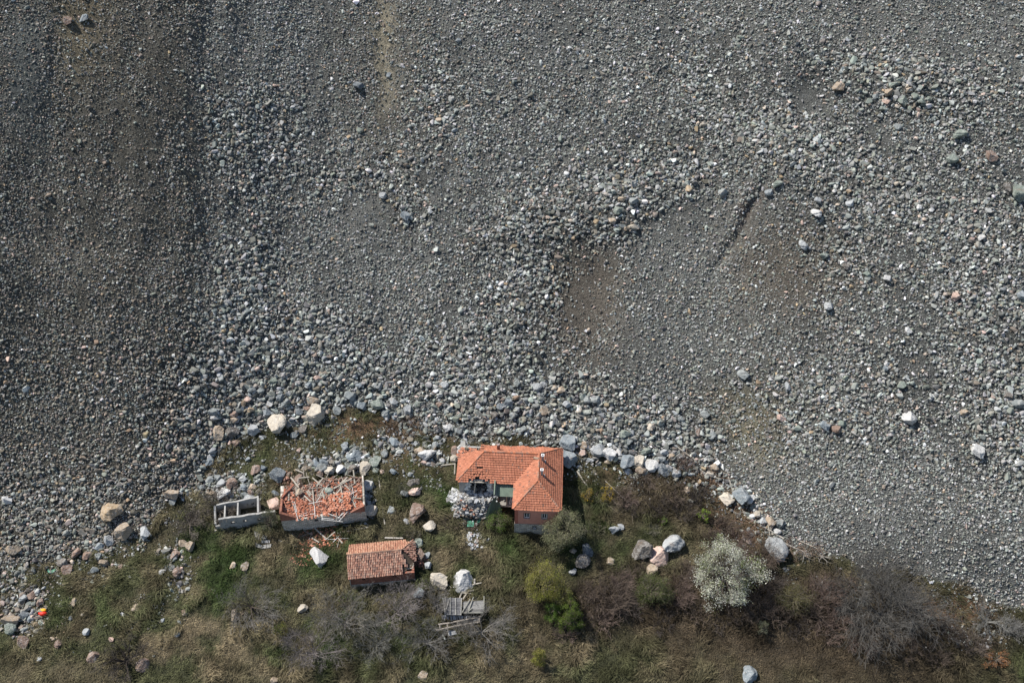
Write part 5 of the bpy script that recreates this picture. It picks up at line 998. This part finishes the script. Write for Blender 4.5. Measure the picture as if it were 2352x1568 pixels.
# dead sticks and roots tangled along the toe (uncountable)
segs, cs = [], []
for (cu, cv, ru, rv, n, c) in ((1700,1200,70,45,240,(.17,.11,.075)),(1820,1262,70,22,220,(.16,.115,.085)),(1620,1095,50,25,130,(.15,.10,.07)),(930,990,50,22,160,(.16,.11,.075)),(1580,1050,20,25,70,(.15,.11,.08)),(1450,1140,90,40,160,(.17,.14,.11)),(480,1160,50,30,130,(.15,.13,.105)),(1100,985,120,20,25,(.14,.1,.07)),(2190,1400,80,25,90,(.15,.09,.06))):
    for _ in range(n):
        r_, t = math.sqrt(random.random()), random.uniform(0, 2*PI); q = G(cu+ru*r_*math.cos(t), cv+rv*r_*math.sin(t))+[0,0,.15]; a = random.uniform(0, 2*PI); grow(segs, cs, q, (math.cos(a), math.sin(a), random.uniform(0,.5)), random.uniform(.6, 2.0), .03, 0, 0, c, .02, .5, (2,), .2, None, nseg=4, minr=.014)
o = seg_mesh('brushwood', segs, cs, M['bark'], None); tag(o, 'tangle of brown dead twigs and roots pushed up along the foot of the scree', 'brushwood', kind='stuff')
# ------------------------------------------------------------------ grass
N = 130000
x = rng.uniform(-78, 78, N); y = rng.uniform(-42, 14, N); z = H(x, y); u0, v0 = proj(x, y, z); k = (u0 > -60) & (u0 < 2410) & (v0 < 1610) & (v0 > 940); x, y, z = x[k], y[k], z[k]
u, v, d, Sz, F, scree, cover, warm = fields(x, y, z)
earth = np.zeros_like(u)
for (a, b_, ru, rv, kk) in EARTH: earth = np.maximum(earth, kk*blob(u, v, a, b_, ru, rv, 0, 3))
k = (rng.uniform(size=len(x)) < (1-sst(.15, .6, np.maximum(scree, .75*cover)))*(1-.75*earth)) & clear(x, y); x, y, z, u, v = x[k], y[k], z[k], u[k], v[k]; n = len(x); print('grass clumps', n)
gc = meadowcol(u, v, x, y, n)*1.6; gc = np.clip(gc, 0, .4)*rng.uniform(.55, 1.5, (n, 1))*(.65+.75*sst(.3, .68, fbm(x/1.5, y/1.5, 171, 3)))[:, None]
flow = 2*PI*fbm(x/5, y/5, 151, 2)*1.6-1.2; K = 5
lush = np.clip(fbm(x/2.5, y/2.5, 161, 3), 0, 1)
V, Cg = [], []
for j in range(K):
    a = flow+rng.normal(0, .6, n); L = rng.uniform(.25, .75, n)*(.55+1.5*sst(.45, .65, lush)); up = rng.uniform(.25, .8, n); w_ = rng.uniform(.018, .05, n)
    bx = x+rng.normal(0, .16, n); by = y+rng.normal(0, .16, n); dx, dy = np.cos(a), np.sin(a)
    p0 = np.stack([bx-dy*w_, by+dx*w_, z-.04], 1); p1 = np.stack([bx+dy*w_, by-dx*w_, z-.04], 1); hgt = L*up
    m0 = np.stack([bx+dx*L*.45-dy*w_*.7, by+dy*L*.45+dx*w_*.7, z+hgt*.75], 1); m1 = np.stack([bx+dx*L*.45+dy*w_*.7, by+dy*L*.45-dx*w_*.7, z+hgt*.75], 1); tp_ = np.stack([bx+dx*L, by+dy*L, z+hgt*.6], 1)
    V.append(np.stack([p0, p1, m1, p0, m1, m0, m0, m1, tp_], 1).reshape(-1, 3)); Cg.append(np.repeat(gc*rng.uniform(.8, 1.25, (n, 1)), 9, 0))
V = np.concatenate(V); Cg = np.concatenate(Cg); me = rawmesh('meadow_grass', V, np.arange(len(V)).reshape(-1, 3), Cg, M['grass']); o = bpy.data.objects.new('meadow_grass', me); C.objects.link(o)
tag(o, 'rough meadow grass, green and straw coloured, below the scree', 'grass', kind='stuff')
